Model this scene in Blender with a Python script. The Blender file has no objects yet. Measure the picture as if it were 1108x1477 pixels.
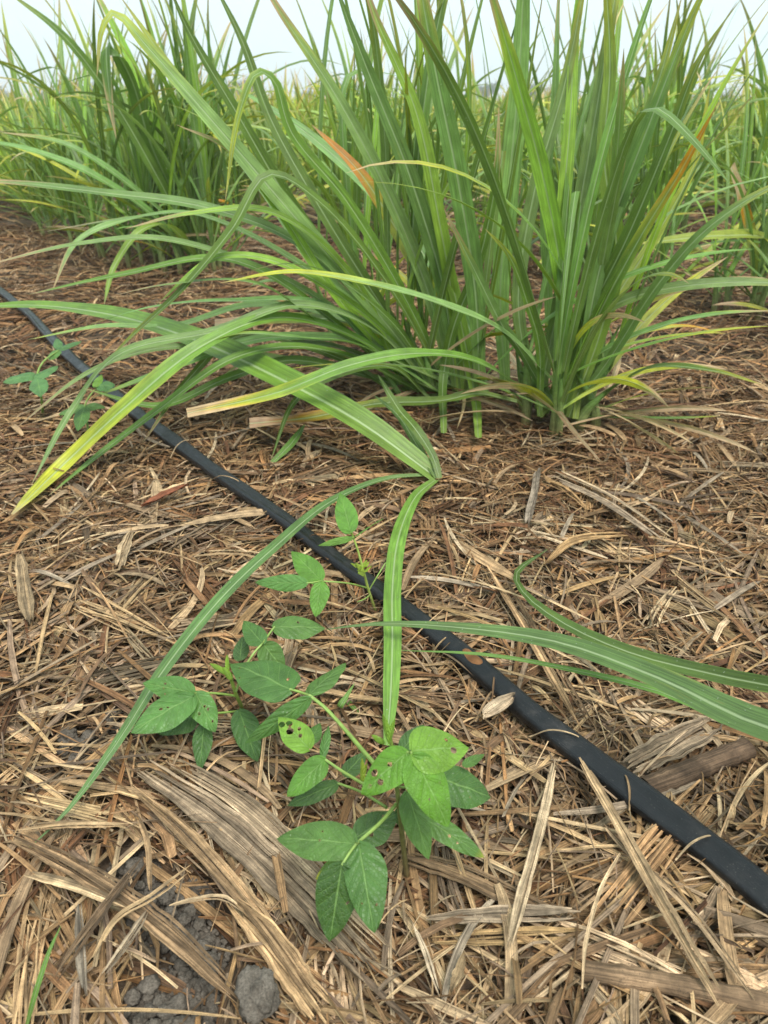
import bpy, math, random
import numpy as np
from mathutils import Vector, noise as mnoise

random.seed(7)
rng = np.random.default_rng(7)
R = math.radians
scene = bpy.context.scene
COL = scene.collection

# ------------------------------------------------------------------ camera
FPX, CX, CY = 1111.0, 554.0, 738.5          # focal length and centre in photograph pixels
CAM_H, PITCH = 0.60, R(27.9)
cam_d = bpy.data.cameras.new('camera')
cam = bpy.data.objects.new('camera', cam_d); COL.objects.link(cam)
cam.location = (0, 0, CAM_H)
cam.rotation_euler = (math.pi / 2 - PITCH, 0, 0)
cam_d.sensor_fit = 'VERTICAL'; cam_d.sensor_height = 36.0; cam_d.sensor_width = 27.0
cam_d.lens = 18.0 / (CY / FPX)
cam_d.clip_start = 0.01; cam_d.clip_end = 2000
cam_d.dof.use_dof = True; cam_d.dof.focus_distance = 0.85; cam_d.dof.aperture_fstop = 11.0
scene.camera = cam

# ------------------------------------------------------------------ overcast sky, soft sun, exposure
SUN_EL, SUN_ROT = R(62), R(200)
w = bpy.data.worlds.new('World'); scene.world = w; w.use_nodes = True
nt = w.node_tree; nt.nodes.clear()
sky = nt.nodes.new('ShaderNodeTexSky'); sky.sky_type = 'NISHITA'; sky.sun_disc = False
sky.sun_elevation = SUN_EL; sky.sun_rotation = SUN_ROT; sky.dust_density = 4.0; sky.air_density = 1.2
mix = nt.nodes.new('ShaderNodeMix'); mix.data_type = 'RGBA'; mix.inputs[0].default_value = 0.86
mix.inputs[7].default_value = (5.9, 7.35, 7.65, 1)      # an even layer of thin cloud
bg = nt.nodes.new('ShaderNodeBackground'); bg.inputs[1].default_value = 0.1
out = nt.nodes.new('ShaderNodeOutputWorld')
nt.links.new(sky.outputs[0], mix.inputs[6]); nt.links.new(mix.outputs[2], bg.inputs[0]); nt.links.new(bg.outputs[0], out.inputs[0])
sun_d = bpy.data.lights.new('sun', 'SUN'); sun_d.energy = 2.5; sun_d.angle = R(28); sun_d.color = (1, .965, .91)
sun = bpy.data.objects.new('sun', sun_d); COL.objects.link(sun)
sun.rotation_euler = (R(90) - SUN_EL, 0, R(28)); sun.location = (0, 0, 6)
scene.view_settings.view_transform = 'Standard'; scene.view_settings.look = 'None'
scene.view_settings.exposure = 0.85; scene.view_settings.gamma = 1.0
scene.render.engine = 'CYCLES'
scene.cycles.transparent_max_bounces = 8; scene.cycles.max_bounces = 6; scene.cycles.diffuse_bounces = 4; scene.cycles.glossy_bounces = 2; scene.cycles.transmission_bounces = 5; scene.cycles.volume_bounces = 0

# ------------------------------------------------------------------ geometry helpers
cp, sp_ = math.cos(PITCH), math.sin(PITCH)
def ray(px, py):
    x = (px - CX) / FPX; y = -(py - CY) / FPX
    return Vector((x, cp + y * sp_, -sp_ + y * cp))
def PY(px, py, Y):
    d = ray(px, py); t = Y / d.y
    return Vector((d.x * t, Y, CAM_H + d.z * t))
def PZ(px, py, z=0.0):
    d = ray(px, py); t = (z - CAM_H) / d.z
    return Vector((d.x * t, d.y * t, z))
def mpp(p):                                   # metres in one photograph pixel at a point
    return (p.y * cp + (CAM_H - p.z) * sp_) / FPX
def terr(x, y):
    return (0.007 * np.sin(5.1 * x + 1.3 * y + .6) + 0.006 * np.sin(-3.2 * x + 6.3 * y + 1.9)
            + 0.004 * np.sin(11 * x + 7 * y) + 0.0035 * np.sin(-13 * x + 9.7 * y + .8))

def obj(name, mesh, parent=None, loc=None):
    o = bpy.data.objects.new(name, mesh); COL.objects.link(o)
    if parent: o.parent = parent
    if loc is not None: o.location = loc
    return o
def tag(o, label=None, cat=None, group=None, kind=None):
    if label: o['label'] = label
    if cat: o['category'] = cat
    if group: o['group'] = group
    if kind: o['kind'] = kind
    return o
def empty(name, loc, label, cat, group=None):
    o = obj(name, None, None, loc); o.empty_display_size = .05
    return tag(o, label, cat, group)
def mesh_np(name, V, F, mat, uv=None, col=None, extra=None, smooth=True):
    """V (n,3), F (m,4) or (m,3) index array; uv and col per vertex"""
    V = np.asarray(V, np.float32); F = np.asarray(F, np.int32)
    me = bpy.data.meshes.new(name)
    n, k = F.shape
    me.vertices.add(len(V)); me.vertices.foreach_set('co', V.ravel())
    me.loops.add(n * k); me.loops.foreach_set('vertex_index', F.ravel())
    me.polygons.add(n); me.polygons.foreach_set('loop_start', np.arange(0, n * k, k, dtype=np.int32))
    me.polygons.foreach_set('use_smooth', np.full(n, smooth))
    me.update(calc_edges=True)
    if uv is not None:
        l = me.uv_layers.new(name='UVMap'); l.data.foreach_set('uv', np.asarray(uv, np.float32)[F.ravel()].ravel())
    if col is not None:
        c = np.ones((len(V), 4), np.float32); c[:, :3] = col
        a = me.color_attributes.new('col', 'FLOAT_COLOR', 'POINT'); a.data.foreach_set('color', c.ravel())
    if extra:
        for kx, arr in extra.items():
            a = me.attributes.new(kx, 'FLOAT', 'POINT'); a.data.foreach_set('value', np.asarray(arr, np.float32))
    me.materials.append(mat); me.validate()
    return me
def catmull(pts, n):
    P = np.array([list(p) for p in pts], float)
    seg = np.r_[0, np.cumsum(np.linalg.norm(np.diff(P, axis=0), axis=1) ** .5)]
    P = np.vstack([2 * P[0] - P[1], P, 2 * P[-1] - P[-2]])
    k = np.r_[seg[0] - (seg[1] - seg[0]), seg, 2 * seg[-1] - seg[-2]]
    ts = np.linspace(seg[0], seg[-1] - 1e-9, n * 4); outp = []
    for t in ts:
        i = min(max(np.searchsorted(seg, t, 'right'), 1), len(seg) - 1)
        p0, p1, p2, p3 = P[i - 1:i + 3]; t0, t1, t2, t3 = k[i - 1:i + 3]
        a1 = (t1 - t) / (t1 - t0) * p0 + (t - t0) / (t1 - t0) * p1
        a2 = (t2 - t) / (t2 - t1) * p1 + (t - t1) / (t2 - t1) * p2
        a3 = (t3 - t) / (t3 - t2) * p2 + (t - t2) / (t3 - t2) * p3
        b1 = (t2 - t) / (t2 - t0) * a1 + (t - t0) / (t2 - t0) * a2
        b2 = (t3 - t) / (t3 - t1) * a2 + (t - t1) / (t3 - t1) * a3
        outp.append((t2 - t) / (t2 - t1) * b1 + (t - t1) / (t2 - t1) * b2)
    Q = np.array(outp)
    s = np.r_[0, np.cumsum(np.linalg.norm(np.diff(Q, axis=0), axis=1))]
    si = np.linspace(0, s[-1], n)
    return np.stack([np.interp(si, s, Q[:, j]) for j in range(3)], 1), s[-1]
def norm(a): return a / np.maximum(np.linalg.norm(a, axis=-1, keepdims=True), 1e-9)
def grid_faces(nr, nc):
    i = np.arange(nr - 1)[:, None] * nc + np.arange(nc - 1)[None]
    return np.stack([i, i + 1, i + nc + 1, i + nc], -1).reshape(-1, 4)
def tube(pts, radii, mat, name, n=20, sides=8, col=(.2, .3, .08), flat=1.0, caps=True, uvs=1.0):
    Q, L = catmull(pts, n)
    T = norm(np.gradient(Q, axis=0))
    ref = np.array([0., 0., 1.]) if abs(T[:, 2]).mean() < .8 else np.array([0., 1., 0.])
    A = norm(np.cross(T, ref)); B = norm(np.cross(A, T))
    r = np.interp(np.linspace(0, 1, n), np.linspace(0, 1, len(radii)), radii)
    th = np.linspace(0, 2 * math.pi, sides, endpoint=False)
    V = Q[:, None] + r[:, None, None] * (A[:, None] * np.cos(th)[None, :, None] + flat * B[:, None] * np.sin(th)[None, :, None])
    i = np.arange(n - 1)[:, None] * sides; j = np.arange(sides)[None]; j2 = (j + 1) % sides
    F = np.stack([i + j, i + j2, i + sides + j2, i + sides + j], -1).reshape(-1, 4)
    V = V.reshape(-1, 3)
    if caps:
        c0, c1 = len(V), len(V) + 1
        V = np.vstack([V, Q[0], Q[-1]])
        jj = np.arange(sides); jn = (jj + 1) % sides; e = (n - 1) * sides
        F = np.vstack([F, np.stack([jj, np.full(sides, c0), np.full(sides, c0), jn], -1)]) if False else F
        tri = [(int(a), c0, int(b)) for a, b in zip(jn, jj)] + [(e + int(a), c1, e + int(b)) for a, b in zip(jj, jn)]
        F3 = np.vstack([F[:, [0, 1, 2]], F[:, [0, 2, 3]], np.array(tri)])
    else:
        F3 = np.vstack([F[:, [0, 1, 2]], F[:, [0, 2, 3]]])
    vv = np.repeat(np.linspace(0, 1, n), sides) * L; uu = np.tile(th / (2 * math.pi), n) * uvs
    uv = np.stack([uu, vv], 1)
    if caps: uv = np.vstack([uv, [.5, 0], [.5, L]])
    c = np.asarray(col, float)
    if c.ndim == 2:
        c = np.stack([np.interp(np.linspace(0, 1, n), np.linspace(0, 1, len(c)), c[:, q]) for q in range(3)], 1).repeat(sides, 0)
        if caps: c = np.vstack([c, c[0], c[-1]])
    else: c = np.tile(c, (len(V), 1))
    return mesh_np(name, V, F3, mat, uv, c)

# ------------------------------------------------------------------ materials
class NT:
    def __init__(s, name):
        s.m = bpy.data.materials.new(name); s.m.use_nodes = True
        s.t = s.m.node_tree; s.t.nodes.clear()
        s.out = s.n('ShaderNodeOutputMaterial')
    def n(s, ty, **kw):
        x = s.t.nodes.new(ty)
        for k, v in kw.items(): setattr(x, k, v)
        return x
    def set(s, sock, v):
        if hasattr(v, 'is_output') or isinstance(v, bpy.types.NodeSocket): s.t.links.new(v, sock)
        else: sock.default_value = v
    def math(s, op, a, b=0.0, c=0.0, clamp=False):
        x = s.n('ShaderNodeMath', operation=op, use_clamp=clamp)
        s.set(x.inputs[0], a); s.set(x.inputs[1], b); s.set(x.inputs[2], c); return x.outputs[0]
    def smooth(s, v, a, b, lo=0., hi=1.):
        x = s.n('ShaderNodeMapRange', interpolation_type='SMOOTHSTEP')
        s.set(x.inputs[0], v); s.set(x.inputs[1], a); s.set(x.inputs[2], b); s.set(x.inputs[3], lo); s.set(x.inputs[4], hi)
        return x.outputs[0]
    def mix(s, f, a, b, mode='MIX'):
        x = s.n('ShaderNodeMix', data_type='RGBA', blend_type=mode)
        s.set(x.inputs[0], f); s.set(x.inputs[6], a); s.set(x.inputs[7], b); return x.outputs[2]
    def noise(s, vec, scale, detail=2., rough=.5):
        x = s.n('ShaderNodeTexNoise'); s.set(x.inputs['Vector'], vec); x.inputs['Scale'].default_value = scale
        x.inputs['Detail'].default_value = detail; x.inputs['Roughness'].default_value = rough; return x.outputs[0]
    def vec(s, x_, y_, z_=0.0):
        x = s.n('ShaderNodeCombineXYZ'); s.set(x.inputs[0], x_); s.set(x.inputs[1], y_); s.set(x.inputs[2], z_); return x.outputs[0]
    def scalec(s, col, f):                      # colour times a grey factor
        x = s.n('ShaderNodeVectorMath', operation='SCALE'); s.set(x.inputs[0], col); s.set(x.inputs['Scale'], f); return x.outputs[0]
    def uv(s):
        u = s.n('ShaderNodeUVMap'); u.uv_map = 'UVMap'
        x = s.n('ShaderNodeSeparateXYZ'); s.t.links.new(u.outputs[0], x.inputs[0]); return x.outputs[0], x.outputs[1], u.outputs[0]
    def attr(s, name):
        a = s.n('ShaderNodeAttribute'); a.attribute_name = name; return a
    def bump(s, h, strength, dist):
        b = s.n('ShaderNodeBump'); b.inputs['Strength'].default_value = strength; b.inputs['Distance'].default_value = dist
        s.set(b.inputs['Height'], h); return b.outputs[0]
    def principled(s, col, rough, spec=.5, normal=None):
        p = s.n('ShaderNodeBsdfPrincipled'); s.set(p.inputs['Base Color'], col); s.set(p.inputs['Roughness'], rough)
        p.inputs['Specular IOR Level'].default_value = spec
        if normal is not None: s.set(p.inputs['Normal'], normal)
        return p
    def link(s, sh): s.t.links.new(sh, s.out.inputs[0]); return s.m

def leaf_material(name, transl=.3, rough=.42):
    t = NT(name); u, v, _ = t.uv()
    c = t.attr('col').outputs[0]; oi = t.n('ShaderNodeObjectInfo')
    geo = t.n('ShaderNodeTexCoord')
    a = t.math('ABSOLUTE', t.math('SUBTRACT', u, .5))
    rnd = t.math('MULTIPLY', oi.outputs['Random'], 37.)
    vein = t.noise(t.vec(t.math('MULTIPLY', u, 19.), t.math('MULTIPLY', v, .5), rnd), 1., 3., .75)
    band = t.noise(t.vec(t.math('MULTIPLY', u, 9.), t.math('MULTIPLY', v, 2.2), rnd), 1., 2.)
    blot = t.noise(geo.outputs['Object'], 28., 3., .6)
    f = t.math('MULTIPLY', t.smooth(vein, .3, .7, .70, 1.28), t.smooth(band, .2, .8, .78, 1.2))
    f = t.math('MULTIPLY', f, t.smooth(blot, .25, .75, .88, 1.12))
    f = t.math('MULTIPLY', f, t.math('MULTIPLY_ADD', oi.outputs['Random'], .55, .72))
    cc = t.scalec(c, f)
    hs = t.n('ShaderNodeHueSaturation'); t.set(hs.inputs['Color'], cc)
    hs.inputs['Saturation'].default_value = 1.08; hs.inputs['Value'].default_value = 1.13
    t.set(hs.inputs['Hue'], t.math('MULTIPLY_ADD', oi.outputs['Random'], .018, .482)); cc = hs.outputs[0]
    mid = t.smooth(a, .028, .07, .6, 0.)
    cc = t.mix(mid, cc, (.42, .52, .28, 1))
    edge = t.smooth(a, .475, .5, 0., .15)
    cc = t.mix(edge, cc, (.30, .36, .16, 1))
    rust = t.noise(t.vec(t.math('MULTIPLY', u, 22.), t.math('MULTIPLY', v, 5.), rnd), 1., 3., .7)
    cc = t.mix(t.smooth(rust, .68, .74, 0., .55), cc, (.30, .19, .05, 1))
    sc = t.noise(t.vec(t.math('MULTIPLY', u, 5.), t.math('MULTIPLY', v, 1.3), t.math('ADD', rnd, 9.)), 1., 3., .65)
    cc = t.mix(t.smooth(sc, .60, .74, 0., .4), cc, (.30, .34, .06, 1))
    # dust and dried spray specks
    sp = t.noise(geo.outputs['Object'], 330., 1.)
    cc = t.mix(t.smooth(sp, .72, .78, 0., .5), cc, (.42, .47, .36, 1))
    nrm = t.bump(t.math('ADD', vein, t.math('MULTIPLY', mid, -1.2)), .55, .0018)
    p = t.principled(cc, t.smooth(blot, .2, .8, rough - .07, rough + .1), .5, nrm)
    tr = t.n('ShaderNodeBsdfTranslucent'); t.set(tr.inputs[0], t.mix(.45, cc, (.22, .38, .03, 1)))
    ms = t.n('ShaderNodeMixShader'); ms.inputs[0].default_value = transl
    t.t.links.new(p.outputs[0], ms.inputs[1]); t.t.links.new(tr.outputs[0], ms.inputs[2])
    return t.link(ms.outputs[0])
M_LEAF = leaf_material('cane_leaf', .27, .40)

def bean_material():
    t = NT('bean_leaf'); u, v, _ = t.uv()
    c = t.attr('col').outputs[0]; hole = t.attr('hole').outputs['Fac']; oi = t.n('ShaderNodeObjectInfo'); geo = t.n('ShaderNodeTexCoord')
    s = t.math('ABSOLUTE', t.math('MULTIPLY', t.math('SUBTRACT', u, .5), 2.))
    x = t.math('SUBTRACT', t.math('MULTIPLY', v, 6.5), t.math('MULTIPLY', t.math('POWER', s, .85), 2.1))
    fr = t.math('ABSOLUTE', t.math('SUBTRACT', t.math('FRACT', x), .5))      # .5 at a side vein
    side = t.smooth(fr, .43, .5, 0., 1.)
    side = t.math('MULTIPLY', side, t.smooth(s, .75, 1., 1., .25))
    mid = t.smooth(s, .02, .075, 1., 0.)
    vn = t.math('MAXIMUM', mid, t.math('MULTIPLY', side, .8))
    net = t.n('ShaderNodeTexVoronoi', feature='DISTANCE_TO_EDGE'); t.set(net.inputs['Vector'], geo.outputs['Object']); net.inputs['Scale'].default_value = 330.
    netv = t.smooth(net.outputs[0], 0., .14, 1., 0.)
    blot = t.noise(geo.outputs['Object'], 60., 3., .6)
    cc = t.scalec(c, t.smooth(blot, .25, .75, .78, 1.22))
    cc = t.mix(t.math('MULTIPLY', vn, .48), cc, (.25, .42, .12, 1))
    cc = t.mix(t.math('MULTIPLY', netv, .12), cc, (.2, .36, .09, 1))
    sp = t.noise(geo.outputs['Object'], 420., 1.)
    cc = t.mix(t.smooth(sp, .72, .78, 0., .4), cc, (.40, .45, .30, 1))
    hn = t.math('ADD', hole, t.math('MULTIPLY', t.math('SUBTRACT', t.noise(geo.outputs['Object'], 650., 2.), .5), .0016))
    rim = t.smooth(hn, .0, .0006, .6, 0.)
    cc = t.mix(rim, cc, (.28, .24, .07, 1))
    h = t.math('SUBTRACT', t.math('MULTIPLY', fr, -.9), t.math('MULTIPLY', vn, .5))
    h = t.math('ADD', h, t.math('MULTIPLY', netv, -.22))
    nrm = t.bump(h, .6, .0026)
    p = t.principled(cc, .46, .45, nrm)
    tr = t.n('ShaderNodeBsdfTranslucent'); t.set(tr.inputs[0], t.mix(.4, cc, (.26, .5, .03, 1)))
    ms = t.n('ShaderNodeMixShader'); ms.inputs[0].default_value = .32
    t.t.links.new(p.outputs[0], ms.inputs[1]); t.t.links.new(tr.outputs[0], ms.inputs[2])
    tp = t.n('ShaderNodeBsdfTransparent'); m2 = t.n('ShaderNodeMixShader')
    t.set(m2.inputs[0], t.math('GREATER_THAN', hn, 0.))
    t.t.links.new(tp.outputs[0], m2.inputs[1]); t.t.links.new(ms.outputs[0], m2.inputs[2])
    return t.link(m2.outputs[0])
M_BEAN = bean_material()

def stem_material():
    t = NT('stem'); u, v, _ = t.uv(); c = t.attr('col').outputs[0]
    s = t.noise(t.vec(t.math('MULTIPLY', u, 26.), t.math('MULTIPLY', v, 14.)), 1., 2.)
    geo = t.n('ShaderNodeTexCoord'); b = t.noise(geo.outputs['Object'], 120., 2.)
    cc = t.scalec(c, t.math('MULTIPLY', t.smooth(s, .25, .75, .72, 1.25), t.smooth(b, .3, .7, .85, 1.15)))
    return t.link(t.principled(cc, .5, .4, t.bump(s, .4, .001)).outputs[0])
M_STEM = stem_material()

def straw_material():
    t = NT('dry_straw'); u, v, _ = t.uv(); c = t.attr('col').outputs[0]; geo = t.n('ShaderNodeNewGeometry')
    pos = geo.outputs['Position']
    # uv is in metres: fine fibres run along the strip
    st = t.noise(t.vec(t.math('MULTIPLY', u, 900.), t.math('MULTIPLY', v, 16.)), 1., 4., .7)
    st2 = t.noise(t.vec(t.math('MULTIPLY', u, 420.), t.math('MULTIPLY', v, 9.)), 1., 2.)
    pat = t.noise(pos, 70., 3., .65); spk = t.noise(pos, 620., 2., .7)
    f = t.math('MULTIPLY', t.smooth(st, .28, .72, .42, 1.42), t.smooth(st2, .2, .8, .66, 1.28))
    f = t.math('MULTIPLY', f, t.smooth(pat, .25, .75, .6, 1.3))
    cc = t.mix(1., t.scalec(c, f), (.94, .835, .70, 1), 'MULTIPLY')
    cc = t.mix(t.math('MULTIPLY', t.smooth(spk, .56, .68, 0., .7), t.smooth(pat, .42, .6, 0., 1.)), cc, (.05, .036, .024, 1))
    nrm = t.bump(t.math('ADD', st, t.math('MULTIPLY', st2, .8)), .9, .0018)
    return t.link(t.principled(cc, .72, .25, nrm).outputs[0])
M_STRAW = straw_material()

def soil_material(name, c0, c1, sc):
    t = NT(name); geo = t.n('ShaderNodeNewGeometry'); pos = geo.outputs['Position']
    a = t.noise(pos, sc, 6., .7); b = t.noise(pos, sc * 9, 4., .7)
    cc = t.mix(t.smooth(a, .3, .7), c0, c1)
    cc = t.scalec(cc, t.smooth(b, .25, .75, .6, 1.4))
    nrm = t.bump(t.math('ADD', a, t.math('MULTIPLY', b, .35)), .9, .004)
    return t.link(t.principled(cc, .9, .2, nrm).outputs[0])
M_GROUND = soil_material('ground_mulch_soil', (.045, .032, .022, 1), (.12, .085, .055, 1), 18.)
M_CLOD = soil_material('grey_clay', (.075, .062, .048, 1), (.165, .14, .112, 1), 60.)

def hose_material():
    t = NT('black_polythene'); u, v, _ = t.uv(); c = t.attr('col').outputs[0]
    geo = t.n('ShaderNodeNewGeometry'); pos = geo.outputs['Position']
    a = t.noise(pos, 45., 4., .65); s = t.noise(t.vec(t.math('MULTIPLY', u, 60.), t.math('MULTIPLY', v, 5.)), 1., 3.)
    d = t.noise(pos, 700., 2., .6)
    up = t.n('ShaderNodeSeparateXYZ'); t.t.links.new(geo.outputs['Normal'], up.inputs[0])
    cc = t.mix(t.smooth(a, .5, .8, 0., .35), c, (.08, .072, .065, 1))
    cc = t.mix(t.smooth(d, .66, .76, 0., .4), cc, (.26, .235, .20, 1))
    cc = t.mix(t.smooth(s, .62, .75, 0., .16), cc, (.09, .09, .095, 1))
    return t.link(t.principled(cc, t.smooth(a, .3, .7, .28, .52), .38, t.bump(t.math('ADD', a, t.math('ADD', t.math('MULTIPLY', s, .5), t.math('MULTIPLY', d, .12))), .6, .0025)).outputs[0])
M_HOSE = hose_material()

# ------------------------------------------------------------------ setting: ground
gx = np.unique(np.r_[np.linspace(-400, -8, 12), np.linspace(-8, 8, 161), np.linspace(8, 400, 12)])
gy = np.unique(np.r_[np.linspace(-60, -1, 6), np.linspace(-1, 12, 131), np.linspace(12, 500, 20)])
XX, YY = np.meshgrid(gx, gy)
fade = np.clip((14 - np.hypot(XX, YY)) / 4, 0, 1)
ZZ = terr(XX, YY) * fade - .03
gm = mesh_np('ground', np.stack([XX, YY, ZZ], -1).reshape(-1, 3), grid_faces(len(gy), len(gx)), M_GROUND)
tag(obj('ground', gm), kind='structure')

# ------------------------------------------------------------------ straw mulch
GAPS = [(PZ(245, 1300), .03), (PZ(185, 1240), .022), (PZ(245, 1440), .034), (PZ(288, 1350), .018), (PZ(105, 1060), .018), (PZ(200, 1425), .016), (PZ(160, 1020), .013)]
PAL = np.array([(.45, .30, .165), (.55, .405, .245), (.31, .185, .095), (.20, .105, .054), (.36, .28, .205), (.62, .49, .34), (.21, .14, .088), (.42, .245, .115)])
def straw_colours(n, x, y):
    # redder and darker around the cane row, paler and greyer in the open
    red = np.clip((y - .55) / .9, 0, 1)
    p0 = np.array([.20, .20, .10, .05, .20, .13, .08, .04]); p1 = np.array([.19, .10, .20, .17, .07, .06, .11, .10])
    P = p0[None] * (1 - red[:, None]) + p1[None] * red[:, None]; P /= P.sum(1, keepdims=True)
    k = (rng.random(n)[:, None] > P.cumsum(1)).sum(1).clip(0, 7)
    return PAL[k] * (0.47 + .74 * rng.random((n, 1))) * (1 + .02 * rng.standard_normal((n, 3))) * .9
def dirfield(x, y):
    # patches of straw that lie roughly the same way
    ncl = 420; cx_ = rng.uniform(-4, 4, ncl); cy_ = rng.uniform(0, 6, ncl); a = rng.uniform(0, math.pi, ncl)
    near = rng.random(ncl) < .5
    cx_[near] = rng.uniform(-1, 1, near.sum()); cy_[near] = rng.uniform(.2, 2, near.sum())
    p, q = PZ(217, 1130), PZ(540, 1423); lie = math.atan2(q.y - p.y, q.x - p.x)      # raked one way beside the path
    m = (cy_ < .62) & (cx_ < .1) & (rng.random(ncl) < .65); a[m] = lie + rng.normal(0, .18, m.sum())
    outa = np.empty(len(x))
    for s in range(0, len(x), 4000):
        d = (x[s:s + 4000, None] - cx_) ** 2 + (y[s:s + 4000, None] - cy_) ** 2
        outa[s:s + 4000] = a[d.argmin(1)]
    return outa
def strips(x, y, ang, L, W, z, tilt, bend, hump, C, segs=4, curl=None):
    """many strips at once: three vertices across, segs+1 along"""
    n = len(x); ns = segs + 1
    s = np.linspace(-.5, .5, ns)[None]                                  # along
    a = ang[:, None] + bend[:, None] * s
    ds = L[:, None] / segs
    dx = np.cos(a); dy = np.sin(a)
    px_ = x[:, None] + np.cumsum(dx * ds, 1) - (dx * ds).sum(1, keepdims=True) / 2
    py_ = y[:, None] + np.cumsum(dy * ds, 1) - (dy * ds).sum(1, keepdims=True) / 2
    pz_ = z[:, None] + tilt[:, None] * s * L[:, None] + hump[:, None] * (.25 - s * s) * 4
    prof = np.array([.8, 1, 1, .95, .6])[:ns] if segs == 4 else np.interp(np.linspace(0, 1, ns), [0, .2, .8, 1], [.5, 1, 1, .4])
    ww = W[:, None] * prof[None] * .5
    roll = rng.normal(0, .35, n)[:, None] + rng.normal(0, .5, n)[:, None] * s
    if curl is None: curl = rng.uniform(-.1, .45, n)
    V = np.empty((n, ns, 3, 3))
    for j, q in enumerate((-1, 0, 1)):
        V[:, :, j, 0] = px_ - dy * ww * q * np.cos(roll)
        V[:, :, j, 1] = py_ + dx * ww * q * np.cos(roll)
        V[:, :, j, 2] = pz_ + ww * q * np.sin(roll) + (0 if q == 0 else 1) * curl[:, None] * ww
    V[..., 2] += terr(V[..., 0], V[..., 1])
    uv = np.empty((n, ns, 3, 2)); off = rng.random((n, 1)) * 5
    for j, q in enumerate((-1, 0, 1)): uv[:, :, j, 0] = off + q * ww + 0.02
    uv[..., 1] = (off * 3 + (s + .5) * L[:, None])[:, :, None]
    F = (np.arange(n)[:, None, None] * ns * 3 + grid_faces(ns, 3)[None]).reshape(-1, 4)
    colv = np.repeat(C, ns * 3, axis=0)
    return V.reshape(-1, 3), F, uv.reshape(-1, 2), colv
def sample_zone(n, y0, y1, power=1.0):
    """points spread over the wedge of ground that the view takes in, with a margin"""
    y = (y0 ** power + rng.random(n) * (y1 ** power - y0 ** power)) ** (1 / power)
    half = .56 * (y * cp + CAM_H * sp_) + .22
    return rng.uniform(-1, 1, n) * half, y
def gap_keep(x, y, ang, L):
    k = np.ones(len(x), bool)
    for g, r in GAPS:
        d = np.full(len(x), 9.)
        for s in (-.5, -.25, 0, .25, .5): d = np.minimum(d, np.hypot(x + s * L * np.cos(ang) - g.x, y + s * L * np.sin(ang) - g.y))
        k &= ~((d < r) & (rng.random(len(x)) < .94))
    return k
parts = []
def bends(n):
    return np.where(rng.random(n) < .15, rng.normal(0, .8, n), rng.normal(0, .12, n))
def add_layer(n, y0, y1, Lr, Wr, zr, tiltsd, jit, power=1.3, humps=.004, segs=4, dens=None):
    x, y = sample_zone(n, y0, y1, power)
    ang = dirfield(x, y) + rng.normal(0, jit, n)
    loose = rng.random(n) < .25; ang[loose] = rng.uniform(0, math.pi, loose.sum())
    L = rng.uniform(*Lr, n) * rng.choice([.6, 1, 1, 1.5], n); W = rng.uniform(*Wr, n) * rng.choice([.6, 1, 1.4], n)
    k = gap_keep(x, y, ang, L); x, y, ang, L, W = x[k], y[k], ang[k], L[k], W[k]; n = len(x)
    z = zr[0] + (zr[1] - zr[0]) * rng.random(n)
    C = straw_colours(n, x, y)
    parts.append(strips(x, y, ang, L, W, z, rng.normal(0, tiltsd, n), bends(n), np.abs(rng.normal(0, humps, n)), C, segs))
def add_bundles(nb, y0, y1, Lr, Wr, zr, per):
    """shredded leaves: strands of one colour lying side by side with uneven ends"""
    cx_, cy_ = sample_zone(nb, y0, y1, 1.2); a = rng.uniform(0, math.pi, nb); L0 = rng.uniform(*Lr, nb); z0_ = rng.uniform(*zr, nb); C0 = straw_colours(nb, cx_, cy_)
    m = rng.integers(per[0], per[1] + 1, nb); i = np.repeat(np.arange(nb), m); n = len(i)
    W = rng.uniform(*Wr, n); lat = (np.concatenate([np.arange(q) - q / 2 for q in m])) * W.mean() * .85 + rng.normal(0, .0008, n)
    lon = rng.normal(0, .14, n) * L0[i]
    x = cx_[i] - np.sin(a[i]) * lat + np.cos(a[i]) * lon; y = cy_[i] + np.cos(a[i]) * lat + np.sin(a[i]) * lon
    ang = a[i] + rng.normal(0, .045, n); L = L0[i] * rng.uniform(.6, 1.1, n)
    k = gap_keep(x, y, ang, L)
    C = C0[i] * rng.uniform(.7, 1.25, (n, 1)); z = z0_[i] + rng.uniform(0, .003, n)
    bd = rng.normal(0, .2, nb)[i] + rng.normal(0, .06, n)
    parts.append(strips(x[k], y[k], ang[k], L[k], W[k], z[k], rng.normal(0, .03, n)[k], bd[k], np.abs(rng.normal(0, .003, n))[k], C[k], 4))
# near bed, bottom to top
add_layer(5200, .22, 1.9, (.05, .16), (.004, .010), (-.030, -.016), .05, .25)
add_layer(8000, .22, 1.9, (.04, .14), (.002, .005), (-.026, -.008), .08, .3)
add_bundles(420, .22, 1.9, (.07, .18), (.002, .0045), (-.018, -.006), (5, 12))
add_layer(9000, .22, 1.9, (.03, .12), (.0012, .003), (-.016, .0), .10, .35)
add_layer(2600, .22, 1.9, (.05, .15), (.004, .009), (-.012, .0), .06, .3)
add_bundles(330, .22, 1.9, (.06, .17), (.0018, .004), (-.008, .003), (4, 11))
add_layer(4300, .22, 1.9, (.03, .12), (.0008, .0022), (-.006, .005), .13, .5, humps=.006)
add_layer(1500, .22, 1.9, (.05, .14), (.003, .0065), (-.003, .005), .09, .5)
add_layer(2600, .22, 1.9, (.015, .05), (.001, .004), (-.004, .006), .2, .8)
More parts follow.
